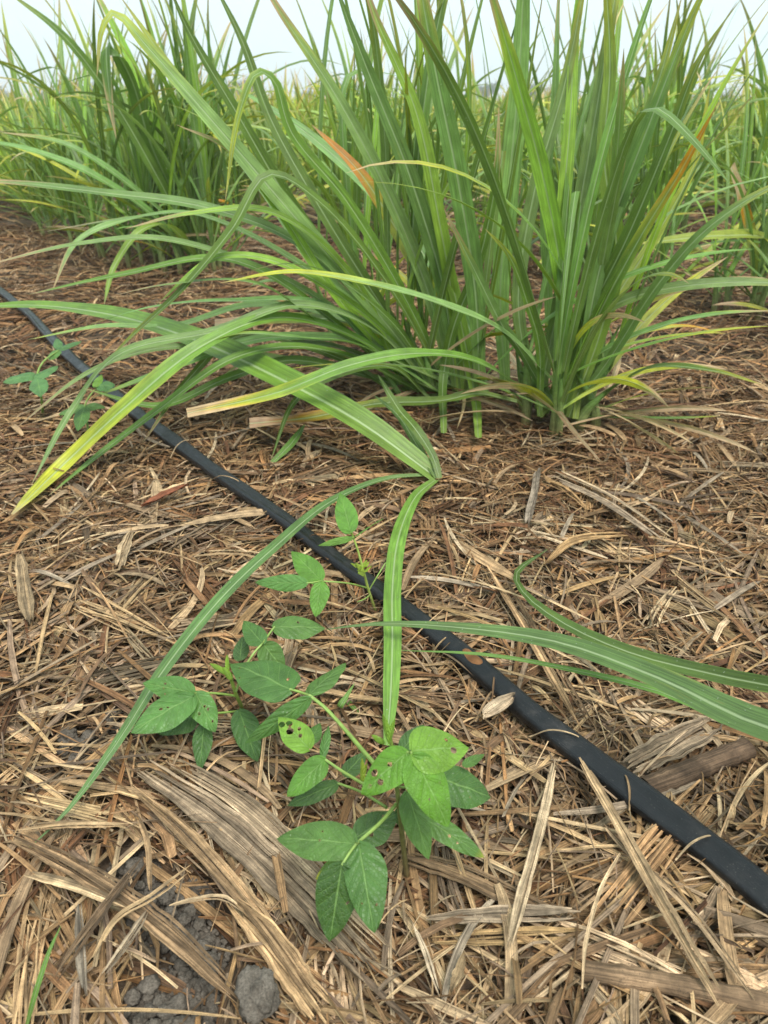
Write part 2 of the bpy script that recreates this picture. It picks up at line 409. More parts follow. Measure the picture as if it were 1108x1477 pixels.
# middle and far bed
add_layer(9000, 1.85, 4.6, (.06, .18), (.004, .010), (-.03, -.008), .07, .35, 1.5)
add_layer(12000, 1.85, 4.6, (.05, .15), (.0018, .005), (-.016, .006), .14, .5, 1.5, .008)
add_layer(7000, 4.5, 11, (.10, .26), (.008, .02), (-.03, .004), .10, .5, 1.6, .01, 3)
off = 0; VV, FF, UU, CC_ = [], [], [], []
for V, F, uv, c in parts:
    VV.append(V); FF.append(F + off); UU.append(uv); CC_.append(c); off += len(V)
mm = mesh_np('straw_mulch', np.vstack(VV), np.vstack(FF), M_STRAW, np.vstack(UU), np.vstack(CC_))
tag(obj('straw_mulch', mm), 'deep brown and tan mulch of chopped cane straw covering the ground', 'mulch', kind='stuff')

# loose strips that lie on top, one object each
protos = {}
KINDS = {
    'narrow': ('pale narrow straw lying loose on top of the mulch', 'straw', (.10, .20), (.003, .0055), [(.55, .43, .28), (.50, .37, .22), (.60, .50, .37)]),
    'brown': ('reddish brown dry leaf strip lying loose on the mulch', 'straw', (.08, .17), (.005, .009), [(.26, .15, .08), (.32, .19, .10), (.22, .14, .085)]),
    'broad': ('broad weathered tan leaf strip lying flat on the mulch', 'straw', (.09, .19), (.009, .016), [(.40, .29, .18), (.34, .25, .165), (.46, .35, .23)]),
    'grey': ('grey weathered flat straw lying loose on the mulch', 'straw', (.08, .18), (.005, .009), [(.33, .28, .225), (.39, .34, .28), (.28, .235, .19)]),
}
for kname, (lab, cat, Lr, Wr, cols) in KINDS.items():
    protos[kname] = []
    for i in range(12):
        n1 = np.ones(1); Lx = random.uniform(*Lr)
        V, F, uv, c = strips(n1 * 0, n1 * 0, n1 * 0, n1 * Lx, n1 * random.uniform(*Wr), n1 * .001, n1 * 0, n1 * random.gauss(0, .35),
                             n1 * abs(random.gauss(0, .004)), np.array([cols[i % 3]]) * random.uniform(.85, 1.15), 8, n1 * random.uniform(.1, .5))
        V[:, 2] -= terr(V[:, 0], V[:, 1]); V[:, 2] -= V[:, 2].min() - .0005
        protos[kname].append(mesh_np('straw', V, F, M_STRAW, uv, c))
ns_ = 0
while ns_ < 236:
    kname = random.choices(['narrow', 'brown', 'broad', 'grey'], [.45, .2, .17, .18])[0]
    x, y = sample_zone(1, .3, 1.75, 1.15); x, y = float(x[0]), float(y[0])
    px_ = CX + FPX * x / (y * cp + CAM_H * sp_)
    if not (20 < px_ < 1090): continue
    if any(math.hypot(x - g.x, y - g.y) < r for g, r in GAPS): continue
    if kname == 'brown' and y < .6 and random.random() < .6: continue
    lab, cat = KINDS[kname][:2]
    o = obj('straw_strip', random.choice(protos[kname]), None, (x, y, float(terr(x, y)) + random.uniform(-.002, .004)))
    o.rotation_euler = (random.gauss(0, .05), random.gauss(0, .05), random.uniform(0, 6.28))
    tag(o, lab, cat, {'narrow': 'pale narrow straws', 'brown': 'reddish brown strips', 'broad': 'broad tan strips', 'grey': 'grey flat straws'}[kname]); ns_ += 1

def straw_piece(name, pts, wpx, col, label, cat='straw', curl=.35, zoff=.006, n=22, prof=(.5, 1, 1, 1, .4), ragged=.12, strands=None):
    """one particular piece of straw: a folded strip of five vertices across with uneven edges"""
    P = [PZ(a, b, 0) for a, b in pts]
    Q = [Vector((p.x, p.y, float(terr(p.x, p.y)) + zoff)) for p in P]
    W = wpx * mpp(P[len(P) // 2]) * .5
    Q, L = catmull(Q, n); T = norm(np.gradient(Q, axis=0)); A = norm(np.cross(T, [0, 0, 1.]))
    pr = np.interp(np.linspace(0, 1, n), np.linspace(0, 1, len(prof)), prof) * (1 + ragged * rng.standard_normal(n) * .6)
    us = np.array([-1, -.4, 0, .4, 1]); tw = rng.normal(0, .12)
    k = max(1, int(round(wpx / 4.6))) if strands is None else strands
    base = Q[n // 2].copy(); VV, UU, CC, FF = [], [], [], []
    for q in range(k):
        c0 = (q + .5) / k * 2 - 1 if k > 1 else 0.; sw = (1. / k) * rng.uniform(.6, 1.6) if k > 1 else 1.
        e0, e1 = (abs(rng.normal(0, .07)), 1 - abs(rng.normal(0, .07))) if k > 1 else (0., 1.)
        si = np.linspace(e0, e1, n); so = np.linspace(0, 1, n)
        Qs = np.stack([np.interp(si, so, Q[:, j]) for j in range(3)], 1); As = np.stack([np.interp(si, so, A[:, j]) for j in range(3)], 1); ps = np.interp(si, so, pr)
        spread = c0 + rng.normal(0, .10) * (si - .5) + .05 * np.sin(si * 9 + q)
        zz = rng.uniform(0, .0022) + curl * W * c0 * c0 * .6 + rng.normal(0, .004) * (si - .5)
        endt = np.interp(so, [0, .06, .92, 1], [.5, 1, 1, .35]) if k > 1 else 1.
        V = np.empty((n, 5, 3))
        for j, u in enumerate(us):
            V[:, j] = Qs + As * (W * ps * (spread + u * sw * endt))[:, None]
            V[:, j, 2] += curl * W * sw * (u * u) + tw * W * (spread + u * sw) + rng.standard_normal(n) * W * sw * .04 + zz
        V[..., 2] = np.maximum(V[..., 2], -.012)
        uv = np.empty((n, 5, 2)); uv[..., 0] = us[None] * W * sw + rng.random() * 3; uv[..., 1] = np.linspace(0, L, n)[:, None] + rng.random() * 3
        VV.append(V.reshape(-1, 3) - base); UU.append(uv.reshape(-1, 2)); FF.append(grid_faces(n, 5) + q * n * 5)
        CC.append(np.tile(np.array(col) * (rng.uniform(.5, 1.3) if k > 1 else 1.), (n * 5, 1)) * np.repeat(1 + .07 * rng.standard_normal(n), 5)[:, None])
    me = mesh_np(name, np.vstack(VV), np.vstack(FF), M_STRAW, np.vstack(UU), np.vstack(CC))
    return tag(obj(name, me, None, base), label, cat)
PALE, TAN, BRN, GRY, RED, DRK = (.60, .48, .33), (.45, .33, .20), (.27, .18, .11), (.38, .325, .26), (.27, .125, .07), (.17, .12, .08)
SP = straw_piece
SP('dry_cane_leaf', [(801, 1100), (785, 1180), (752, 1310), (722, 1430)], 15, (.54, .45, .33), 'long pale split leaf blade lying beside the bean plant and below the hose', zoff=.016)
SP('cane_leaf_midrib', [(832, 1108), (890, 1215), (950, 1330), (1034, 1480)], 20, (.50, .385, .25), 'longest straight tan midrib running out from under the black hose', zoff=.018, prof=(.7, 1, 1, 1, 1))
SP('dry_sheath', [(566, 1238), (660, 1262), (740, 1300), (822, 1338)], 36, (.25, .18, .115), 'dark brown weathered sheath lying beside the bean stem base', zoff=.006)
SP('dry_sheath', [(612, 1338), (700, 1330), (840, 1330)], 24, (.38, .32, .25), 'grey striped flat sheath lying crosswise beneath the long pale blade', zoff=.009)
SP('dry_sheath', [(620, 1362), (730, 1357), (850, 1352)], 22, (.50, .36, .19), 'golden flat sheath lying crosswise next to the grey striped sheath', zoff=.004)
SP('dry_straw', [(890, 1252), (862, 1305), (840, 1385), (834, 1455)], 6, PALE, 'thin whitish curved straw beside the longest tan midrib', zoff=.018)
SP('dry_straw', [(852, 1180), (900, 1240), (990, 1330), (1090, 1470)], 10, (.44, .34, .23), 'thin brown straw running alongside the longest tan midrib towards the hose', zoff=.012)
SP('dry_leaf_tip', [(592, 1338), (610, 1380), (634, 1456)], 11, (.52, .45, .36), 'pale grey tapering leaf tip lying near the bean leaves', prof=(.1, .8, 1, .8, .2), zoff=.012)
SP('dry_leaf_tip', [(670, 1384), (660, 1420), (647, 1456)], 14, (.50, .39, .25), 'short spindle shaped tan leaf tip', prof=(.05, .7, 1, .7, .05), zoff=.012)
SP('dry_sheath', [(905, 1122), (960, 1092), (1034, 1048)], 46, (.31, .255, .195), 'broad grey speckled sheath under the arching green leaf by the hose', zoff=.008, prof=(.8, 1, 1, 1, .7))
SP('dry_leaf_tip', [(686, 1062), (712, 1046), (742, 1022)], 24, (.50, .43, .34), 'whitish curled leaf end touching the black hose', zoff=.02, curl=.8, prof=(.3, .8, 1, .8, .2), strands=2)
SP('dry_straw', [(700, 838), (760, 930), (838, 1062)], 12, (.46, .33, .20), 'long tan straw passing beneath the arching green leaf to the hose', zoff=.010)
SP('dry_straw', [(716, 840), (782, 940), (868, 1080)], 8, (.36, .25, .155), 'thin brown straw parallel to the long tan straw above the hose', zoff=.009)
SP('dry_leaf', [(782, 838), (830, 795), (905, 782)], 17, (.52, .37, .20), 'golden tan curled leaf behind the dark folded green leaf', zoff=.014, curl=.7, prof=(.2, .8, 1, 1, .3))
SP('dry_straw', [(790, 694), (870, 735), (958, 790)], 15, (.41, .34, .27), 'straight grey split straw below the upright cane clump', zoff=.012, prof=(.9, 1, 1, 1, .8))
SP('dry_straw', [(800, 688), (880, 728), (965, 778)], 8, (.52, .43, .32), 'narrow pale straw lying against the straight grey split straw', zoff=.013, prof=(.9, 1, 1, 1, .8))
SP('dry_straw', [(776, 680), (770, 720), (758, 778)], 9, (.36, .32, .28), 'short grey stalk pointing away from the upright cane clump', zoff=.012, prof=(.9, 1, 1, 1, .8))
SP('fallen_leaf', [(205, 735), (235, 720), (272, 704)], 17, (.26, .105, .06), 'small smooth red brown fallen leaf lying alone left of the hose', 'leaf', zoff=.014, curl=.5, prof=(.1, .8, 1, .8, .1), strands=1)
SP('dry_sheath', [(205, 1122), (310, 1195), (430, 1300), (545, 1425)], 50, (.33, .27, .205), 'widest grey weathered sheath running from the grey clods toward the bean leaves', zoff=.006, prof=(.6, .9, 1, 1, .9))
SP('dry_sheath', [(240, 1112), (350, 1180), (470, 1290), (560, 1385)], 30, (.40, .325, .24), 'long ridged tan sheath lying over the widest grey sheath', zoff=.013, prof=(.4, .9, 1, 1, .7))
SP('dry_sheath', [(190, 1150), (270, 1220), (370, 1330), (470, 1470)], 26, (.43, .31, .19), 'long golden brown sheath bordering the row of grey soil clods', zoff=.010, prof=(.4, .9, 1, 1, .9))
SP('dry_cane_leaf', [(330, 1310), (390, 1370), (440, 1440), (470, 1480)], 44, (.47, .345, .21), 'smooth broad tan leaf base next to the large grey clod', zoff=.008, prof=(.3, .8, 1, 1, 1), curl=.5)
SP('dry_sheath', [(10, 1212), (110, 1268), (230, 1350), (358, 1468)], 30, (.30, .215, .135), 'long brown speckled sheath crossing the gap with grey clods', zoff=.016)
SP('dry_straw', [(84, 1436), (140, 1360), (214, 1270)], 17, (.20, .145, .095), 'dark brown stalk crossing over the long speckled sheath', zoff=.024)
SP('dry_straw', [(140, 1404), (175, 1352), (225, 1325), (285, 1284)], 11, (.50, .38, .235), 'bent golden straw bridging the grey soil clods', zoff=.024)
SP('dry_straw', [(155, 1430), (190, 1380), (222, 1328)], 13, (.46, .39, .30), 'pale grey straw lying beside the bent golden straw', zoff=.020)
SP('dry_straw', [(243, 1331), (285, 1323), (325, 1322), (356, 1342)], 7, PALE, 'thin whitish arched straw over the grey clods', zoff=.020)
SP('dry_cane_leaf', [(38, 1272), (120, 1300), (195, 1335)], 15, (.53, .42, .28), 'pale flat leaf strip meeting the long speckled sheath', zoff=.018)
SP('dry_straw', [(15, 1208), (100, 1206), (196, 1214)], 13, (.45, .34, .215), 'straight tan straw lying above the gap with grey clods', zoff=.016)
SP('dry_straw', [(200, 1195), (218, 1240), (224, 1320)], 8, (.40, .29, .18), 'thin bent brown straw hanging across the grey clods', zoff=.022)
SP('dry_straw', [(120, 1320), (123, 1390), (130, 1460)], 12, (.37, .335, .29), 'grey flat straw standing across the dark brown stalk', zoff=.02)
SP('dry_leaf_tip', [(176, 838), (184, 800), (194, 768)], 17, (.50, .40, .275), 'pale pointed leaf end left of the long drooping green blade', zoff=.012, prof=(.9, 1, 1, .7, .1))
SP('dry_cane_leaf', [(28, 798), (38, 860), (52, 930)], 18, (.46, .36, .235), 'faded tan blade in the open mulch far left of the bean plants', zoff=.012)
SP('dead_cane_leaf', [(556, 586), (630, 584), (718, 596)], 18, (.24, .13, .075), 'red brown dead cane leaf lying against the upright clump', 'leaf', zoff=.03, curl=.6)
SP('dry_straw', [(815, 604), (920, 603), (1035, 600)], 8, (.21, .115, .07), 'thin dark red straw jutting sideways from the upright cane clump', zoff=.03)
SP('dead_cane_leaf', [(560, 582), (600, 574), (655, 576)], 16, (.50, .25, .07), 'bright orange dead leaf end at the foot of the cane', 'leaf', zoff=.04, curl=.5, prof=(.1, .8, 1, 1, .5))

# round cane sticks
def stick(pts, rpx, col, label):
    P = [PZ(a, b, 0) for a, b in pts]; r = rpx * mpp(P[0])
    Q = [Vector((p.x, p.y, float(terr(p.x, p.y)) + r * .55)) for p in P]; b = Q[0].copy()
    rr = [r * (1 + (.14 if k_ in (5, 13, 20) else 0) + random.uniform(-.04, .04)) for k_ in range(26)]
    me = tube([q - b for q in Q], rr, M_STRAW, 'cane_stick', 52, 12, [np.array(col) * random.uniform(.6, 1.35) for _ in range(14)], .85, True, r * 6.3)
    return tag(obj('cane_stick', me, None, b), label, 'stick')
stick([(930, 1145), (1000, 1118), (1076, 1086)], 17, (.15, .105, .075), 'short dark brown round cane stick beside the speckled sheath')
stick([(840, 1408), (960, 1428), (1130, 1462)], 15, (.25, .18, .12), 'brown round cane stick half buried under the long tan midrib')

# ------------------------------------------------------------------ soil clods
def clod_mesh(seed, squash=.75, sub=4):
    import bmesh
    bm = bmesh.new(); bmesh.ops.create_icosphere(bm, subdivisions=sub, radius=1.)
    o = Vector((seed * 7.3, seed * 3.1, seed * 1.7))
    for v in bm.verts:
        n_ = v.co.normalized()
        d = 1 + .34 * mnoise.noise(n_ * 1.3 + o) + .16 * mnoise.noise(n_ * 3.1 + o) + .13 * mnoise.noise(n_ * 6 + o) + .09 * mnoise.noise(n_ * 13 + o) + .04 * mnoise.noise(n_ * 27 + o)
        v.co = n_ * d; v.co.z *= squash
    for f in bm.faces: f.smooth = True
    me = bpy.data.meshes.new('soil_clod'); bm.to_mesh(me); bm.free(); me.materials.append(M_CLOD); return me
CM = [clod_mesh(i) for i in range(9)]
def clod(px, py, wpx, label, hfac=1.0, group=None, m=None):
    p = PZ(px, py, .0); r = wpx * mpp(p) * .5
    o = obj('soil_clod', m or random.choice(CM), None, (p.x, p.y, float(terr(p.x, p.y)) - .019 + r * .6))
    o.scale = (r, r * hfac, r); o.rotation_euler = (0, 0, random.uniform(-.4, .4) if m else random.uniform(0, 6.28))
    return tag(o, label, 'soil clod', group)
clod(374, 1452, 54, 'largest smooth grey soil clod lying on the broad tan leaf base', 1.35, None, clod_mesh(41, .8, 4)).location.z = .016
clod(268, 1470, 44, 'rough grey clod at the foot of the largest clod', 1.0, None, clod_mesh(12, .8, 4))
clod(268, 1340, 28, 'round grey clod under the whitish arched straw', 1.1, None, clod_mesh(15, .8, 4))
for (px_, py_, w_) in [(190, 1240, 26), (172, 1238, 14), (176, 1226, 13), (205, 1232, 12), (160, 1240, 12), (146, 1250, 12), (180, 1262, 14), (165, 1272, 13), (198, 1262, 12),
                      (212, 1288, 20), (237, 1282, 22), (255, 1285, 16), (222, 1310, 16), (243, 1300, 17), (262, 1312, 18), (272, 1300, 16), (284, 1318, 15), (290, 1350, 20), (300, 1368, 20),
                      (283, 1362, 17), (308, 1380, 16), (255, 1322, 14), (212, 1402, 26), (226, 1425, 18), (212, 1438, 20), (236, 1440, 24), (254, 1432, 26), (240, 1460, 22), (216, 1460, 22),
                      (196, 1450, 18), (186, 1420, 20), (172, 1440, 18), (276, 1432, 18), (300, 1340, 12), (246, 1268, 12), (208, 1418, 14), (256, 1458, 15),
                      (95, 1050, 26), (112, 1062, 22), (125, 1048, 16), (104, 1080, 18), (158, 1022, 20), (170, 1016, 16), (88, 1068, 16)]:
    clod(px_, py_, w_ * 1.1, 'small grey soil clod in a gap of the straw mulch', 1.0, 'small soil clods in the gaps')
# crumbs between them
cv, cf, o0 = [], [], 0
import bmesh as _b
bm = _b.new(); _b.ops.create_icosphere(bm, subdivisions=1, radius=1.); iv = np.array([v.co[:] for v in bm.verts]); itr = np.array([[v.index for v in f.verts] for f in bm.faces]); bm.free()
for g, r in GAPS:
    for i in range(int(r * 16000)):
        a = random.uniform(0, 6.28); q = r * 1.25 * math.sqrt(random.random()); x, y = g.x + q * math.cos(a), g.y + q * math.sin(a)
        rad = random.uniform(.0012, .005) * min(1, r / .03)
        cv.append(iv * rad * rng.uniform(.65, 1.3, (1, 3)) * (1 + .25 * rng.standard_normal((12, 1))) + [x, y, float(terr(x, y)) - .027 + rad * .4]); cf.append(itr + o0); o0 += 12
tag(obj('soil_crumbs', mesh_np('soil_crumbs', np.vstack(cv), np.vstack(cf), M_CLOD)), 'fine grey soil crumbs between the clods', 'soil', kind='stuff')

# ------------------------------------------------------------------ drip hose
HP = [(-330, 255), (-190, 315), (-70, 372), (20, 432), (100, 510), (200, 596), (290, 662), (400, 742), (500, 818), (590, 886), (680, 955), (760, 1020), (850, 1090), (950, 1166), (1050, 1242), (1120, 1302), (1260, 1430)]
def hose():
    pts = [PZ(a, b, .013) for a, b in HP]
    far = pts[0] + (pts[0] - pts[2]).normalized() * 2.; pts = [far] + pts
    n, sides = 420, 28
    Q, L = catmull(pts, n); Q[:, 2] = .0105 + terr(Q[:, 0], Q[:, 1]) * .35
    T = norm(np.gradient(Q, axis=0)); A = norm(np.cross(T, [0, 0, 1.])); B = np.cross(A, T)
    s = np.linspace(0, L, n); th = np.linspace(0, 2 * math.pi, sides, endpoint=False)
    V = np.empty((n, sides, 3)); col = np.empty((n, sides, 3)); col[:] = (.009, .0098, .011)
    em = PZ(682, 955, .02); dist = np.linalg.norm(Q[:, :2] - np.array([em.x, em.y]), axis=1)
    rw = .0145 + .0009 * np.sin(s * 9) + .0006 * np.sin(s * 23 + 1) + .0004 * np.sin(s * 61); rh = .0094 - .0009 * np.sin(s * 9) + .0005 * np.sin(s * 31)
    tw = .25 * np.sin(s * 3.1) + .15 * np.sin(s * 7.7 + 1)
    for j, a in enumerate(th):
        x = math.copysign(abs(math.cos(a)) ** .8, math.cos(a)) * rw; z = math.copysign(abs(math.sin(a)) ** .72, math.sin(a)) * rh
        z = z - .0034 * math.exp(-((a - 1.2) / .30) ** 2) * (0.6 + .4 * np.sin(s * 4.3 + .7))      # a shallow crease along the top
        z = z + .0012 * math.exp(-((a - 2.0) / .2) ** 2)
        V[:, j] = Q + A * (x * np.cos(tw) - z * np.sin(tw))[:, None] + B * (x * np.sin(tw) + z * np.cos(tw))[:, None]
    i = np.arange(n - 1)[:, None] * sides; j = np.arange(sides)[None]; j2 = (j + 1) % sides
    F = np.stack([i + j, i + j2, i + sides + j2, i + sides + j], -1).reshape(-1, 4)
    uv = np.stack([np.tile(th / 6.283, n), np.repeat(s, sides)], 1)
    root = tag(obj('drip_hose', mesh_np('drip_hose', V.reshape(-1, 3), F[:, ::-1], M_HOSE, uv, col.reshape(-1, 3))),
               'long black irrigation hose lying across the straw mulch', 'hose')
    # the mud-stained drip outlet on the top of the hose
    k = int(dist.argmin()); sides2 = 14; vs = []; rad = np.array([0, .5, .85, 1.0, 1.0]); hh = np.array([.0022, .002, .0013, .0002, -.002])
    c = Q[k] + np.array([0, 0, rh[k] - .0002])
    vs = [c + A[k] * .0085 * r_ * math.cos(t_) * (1 + .18 * math.sin(3 * t_ + 1)) + T[k] * .019 * r_ * math.sin(t_) * (1 + .15 * math.cos(2 * t_)) + np.array([0, 0, h_ - .0045 * (r_ * math.cos(t_)) ** 2])
          for r_, h_ in zip(rad, hh) for t_ in np.linspace(0, 6.283, sides2, endpoint=False)]
    i = np.arange(4)[:, None] * sides2; j = np.arange(sides2)[None]; j2 = (j + 1) % sides2
    F = np.stack([i + j, i + sides2 + j, i + sides2 + j2, i + j2], -1).reshape(-1, 4)
    me = mesh_np('outlet', np.array(vs), F, M_STRAW, np.zeros((len(vs), 2)), np.tile((.30, .15, .07), (len(vs), 1)))
    o = obj('outlet', me, root); o['label'] = 'orange brown mud crust on the drip outlet'
hose()
# straws that have fallen across it
for i, (px_, py_, a_, l_, c_) in enumerate([(262, 640, 1.2, 60, PALE), (330, 690, -.5, 70, TAN), (430, 762, 1.1, 46, PALE), (640, 925, .9, 80, TAN), (712, 985, 1.4, 50, BRN), (812, 1058, -.3, 90, PALE), (905, 1130, 1.5, 60, TAN), (1010, 1212, .4, 80, PALE), (565, 868, -.2, 60, BRN)]):
    e = PZ(px_, py_, .02); c0 = Vector((e.x, e.y, 0)); Lm = l_ * mpp(e); d_ = Vector((math.cos(a_), math.sin(a_), 0))
    pts_ = [c0 - d_ * Lm * .5, c0 - d_ * Lm * .2, c0 + d_ * Lm * .2, c0 + d_ * Lm * .5]
    for q_, h_ in zip(pts_, (.006, .0215, .0215, .008)): q_.z = h_
    me = tube([q_ - c0 for q_ in pts_], [.0009, .0012, .001, .0005], M_STRAW, 'dry_straw', 14, 6, c_, .5, True, .005)
    tag(obj('dry_straw', me, None, c0), 'thin dry straw fallen across the top of the black hose', 'straw', 'straws across the hose')

# ------------------------------------------------------------------ cane leaves
GREEN = np.array([(.165, .285, .046), (.135, .250, .062), (.225, .345, .050), (.105, .195, .042), (.180, .290, .085)])
YEL, ORG, DRY = np.array((.36, .37, .05)), np.array((.50, .24, .035)), np.array((.46, .33, .19))
US = np.array([-1, -.62, -.1, 0, .1, .62, 1]); UV_U = (US + 1) / 2
WPROF = [[0, .12, .35, .6, .8, .92, 1], [.55, .72, 1, .92, .66, .36, .02]]
def leaf_verts(Q, W, w, fold=.28, ripple=.04, prof=WPROF, seed=0):
    n = len(Q); T = norm(np.gradient(Q, axis=0)); N = norm(np.cross(W, T)); N[N[:, 2] < -.999] *= -1
    v = np.linspace(0, 1, n); hw = np.interp(v, *prof) * w / 2
    k = np.array([1, 2, 1.]) / 4; hw[1:-1] = np.convolve(hw, k, 'valid')
    V = np.empty((n, 7, 3)); rs = np.random.default_rng(seed); ph = rs.uniform(0, 6, 4)
    f = fold * (1.15 - .75 * v)
    for j, u in enumerate(US):
        rp = ripple * (abs(u) ** 2) * (np.sin(v * 23 + ph[0] + 1.5 * np.sign(u)) + .6 * np.sin(v * 41 + ph[1] - np.sign(u)))
        V[:, j] = Q + W * (u * hw * np.cos(f))[:, None] + N * (abs(u) * hw * np.sin(f) + rp * hw)[:, None]
    uv = np.empty((n, 7, 2)); uv[..., 0] = UV_U; uv[..., 1] = (v * 10)[:, None]
    return V.reshape(-1, 3), grid_faces(n, 7), uv.reshape(-1, 2), v
def leaf_cols(n, v, base, yel=0., org=0., tipdry=0., basepale=.5, seed=0):
    """yel/org/tipdry: how far back from the tip the leaf has turned, 0..1"""
    rs = np.random.default_rng(seed)
    c = np.tile(np.asarray(base, float), (n, 7, 1))
    bp = np.clip(1 - v / .18, 0, 1)[:, None, None] * basepale
    c = c * (1 - bp) + np.array((.22, .30, .10)) * bp
    e = np.abs(US)[None] * .12
    for amt, colr, soft in ((yel, YEL, .25), (org, ORG, .12), (tipdry, DRY, .06)):
        if amt <= 0: continue
        k = np.clip(((v[:, None] + e * (amt > .02)) - (1 - amt)) / soft + .5, 0, 1)[..., None]
        c = c * (1 - k) + colr * k
    c *= (1 + .05 * rs.standard_normal((n, 1, 1)))
    return c.reshape(-1, 3)
def hero_leaf(parent, pts, wpx, mode='Y', V=(0, -.75, .65), roll=(0, 0), base=None, n=52, fold=.32, name='leaf', prof=WPROF, wm=None, ripple=.04, lab=None, **kc):
    """a leaf traced from its foot to its tip; a point is (px, py, distance) or, in mode 'z', (px, py, height)"""
    P = [Vector(p[1:]) if p[0] == 'w' else (PY(*p) if mode == 'Y' else PZ(*p)) for p in pts]
    P = [PZ(p[0], p[1], .014) if (p[0] != 'w' and mode == 'Y' and q.z < .014) else q for p, q in zip(pts, P)]     # a blade rests on the mulch, never under it
    w_ = wm if wm else wpx * (.84 if mode == 'Y' else 1.) * mpp(P[len(P) // 2])
    kc.setdefault('tipdry', random.choice([.01, .02, .04]) if mode == 'Y' and not wm else 0.); kc.setdefault('yel', random.choice([.0, .02, .05]) if mode == 'Y' and not wm else 0.)
    Q, L = catmull(P, n); T = norm(np.gradient(Q, axis=0))
    W = norm(np.cross(T, np.asarray(V, float)))
    for i in range(1, n):
        if (W[i] * W[i - 1]).sum() < 0: W[i] *= -1
    for _ in range(2): W[1:-1] = norm(W[:-2] + 2 * W[1:-1] + W[2:])
    N = np.cross(W, T); r = np.linspace(roll[0], roll[1], n)[:, None]
    W = norm(W * np.cos(r) + N * np.sin(r))
    sd = random.randrange(10 ** 6)
    Vv, F, uv, v = leaf_verts(Q, W, w_, fold, ripple, prof, sd)
    g = np.array(GREEN[random.randrange(5)] if base is None else base); g = np.array((max(g[0], .54 * g[1]), g[1], max(g[2] * .85, .18 * g[1]))) * random.uniform(.82, 1.2)
    c = leaf_cols(n, v, g, seed=sd, **kc)
    o = obj(name, mesh_np(name, Vv - np.array(parent.location), F, M_LEAF, uv, c), parent)
    if lab: o['label'] = lab
    return o
def arc_leaf(L, lean, droop, pw, w_, twist, n=18, fold=.3, base=None, seed=0, side=0., kink=None, **kc):
    """a leaf grown from the origin, arching along +X"""
    s = np.linspace(0, 1, n); th = lean + droop * s ** pw
    if kink: th = th + kink[1] / (1 + np.exp(-(s - kink[0]) * 40))
    ds = L / (n - 1); x = np.r_[0, np.cumsum(np.sin(th[:-1]) * ds)]; z = np.r_[0, np.cumsum(np.cos(th[:-1]) * ds)]
    Q = np.stack([x, side * s ** 2 * L, z], 1); T = norm(np.gradient(Q, axis=0))
    W = norm(np.cross(np.cross(T, [0, 1., 0]), T)); W = np.tile([0, 1., 0], (n, 1)); W = norm(W - T * (W * T).sum(1, keepdims=True))
    N = np.cross(W, T); r = (twist * s)[:, None]; W = norm(W * np.cos(r) + N * np.sin(r))
    Vv, F, uv, v = leaf_verts(Q, W, w_, fold, .035, WPROF, seed)
    return Vv, F, uv, leaf_cols(n, v, base, seed=seed, **kc)
def rand_leaf(kind, n=18, seed=None):
    sd = random.randrange(10 ** 6) if seed is None else seed
    g = GREEN[random.randrange(5)] * random.uniform(.85, 1.15)
    U = random.uniform
    if kind == 'up': return arc_leaf(U(.75, 1.05), U(.03, .28), U(.15, .75), U(1.5, 2.5), U(.016, .033), U(-1.6, 1.6), n, U(.2, .55), g, sd, U(-.14, .14), yel=random.choice([.02, .05, .1, .2]), tipdry=random.choice([.01, .03, .06]))
    if kind == 'arch': return arc_leaf(U(.7, 1.0), U(.2, .5), U(1.2, 2.1), U(1.1, 1.8), U(.015, .029), U(-1., 1.), n, U(.15, .5), g, sd, U(-.2, .2), yel=random.choice([0, .05, .1, .25]), tipdry=random.choice([0, .02, .06]))
    if kind == 'kink': return arc_leaf(U(.7, .95), U(.05, .3), U(.3, .6), 1.6, U(.016, .028), U(-.5, .5), n + 6, .25, g, sd, U(-.1, .1), (U(.5, .75), U(1.4, 2.2)))
    if kind == 'low': return arc_leaf(U(.5, .8), U(.7, 1.1), U(.5, 1.0), 1.2, U(.015, .028), U(-.8, .8), n, U(.15, .35), g, sd, U(-.2, .2), yel=random.choice([0, .2, .45]), tipdry=random.choice([0, 0, .06]))
    if kind == 'old': return arc_leaf(U(.4, .7), U(.8, 1.2), U(.5, .95), 1.1, U(.018, .028), U(-2, 2), n, .5, g, sd, U(-.2, .2), yel=.8, org=random.choice([.1, .3]), tipdry=U(.08, .5))
    return arc_leaf(U(.35, .6), U(1.0, 1.3), U(.3, .6), 1.1, U(.014, .022), U(-3, 3), n, .6, DRY * U(.6, 1.), sd, U(-.3, .3), basepale=0.)
LEAFSET = {}
for kind, cnt in (('up', 22), ('arch', 16), ('kink', 6), ('low', 9), ('old', 6), ('dead', 5)):
    LEAFSET[kind] = [mesh_np('leaf', *(lambda r: (r[0], r[1], M_LEAF, r[2], r[3]))(rand_leaf(kind))) for _ in range(cnt)]
STEMSET = []
for i in range(5):
    h = random.uniform(.13, .22); lx = random.uniform(.0, .06)
    STEMSET.append((tube([(0, 0, -.03), (lx * .2, 0, h * .35), (lx * .6, 0, h * .7), (lx, 0, h)], [.0115, .0105, .0085, .0015], M_STEM, 'stem', 10, 8,
                         [(.20, .15, .06), (.20, .24, .08), (.13, .22, .05), (.11, .21, .045)], .75), h, lx))
MIXW = (['up', 'arch', 'kink', 'low', 'old', 'dead'], [.36, .33, .07, .15, .05, .04])
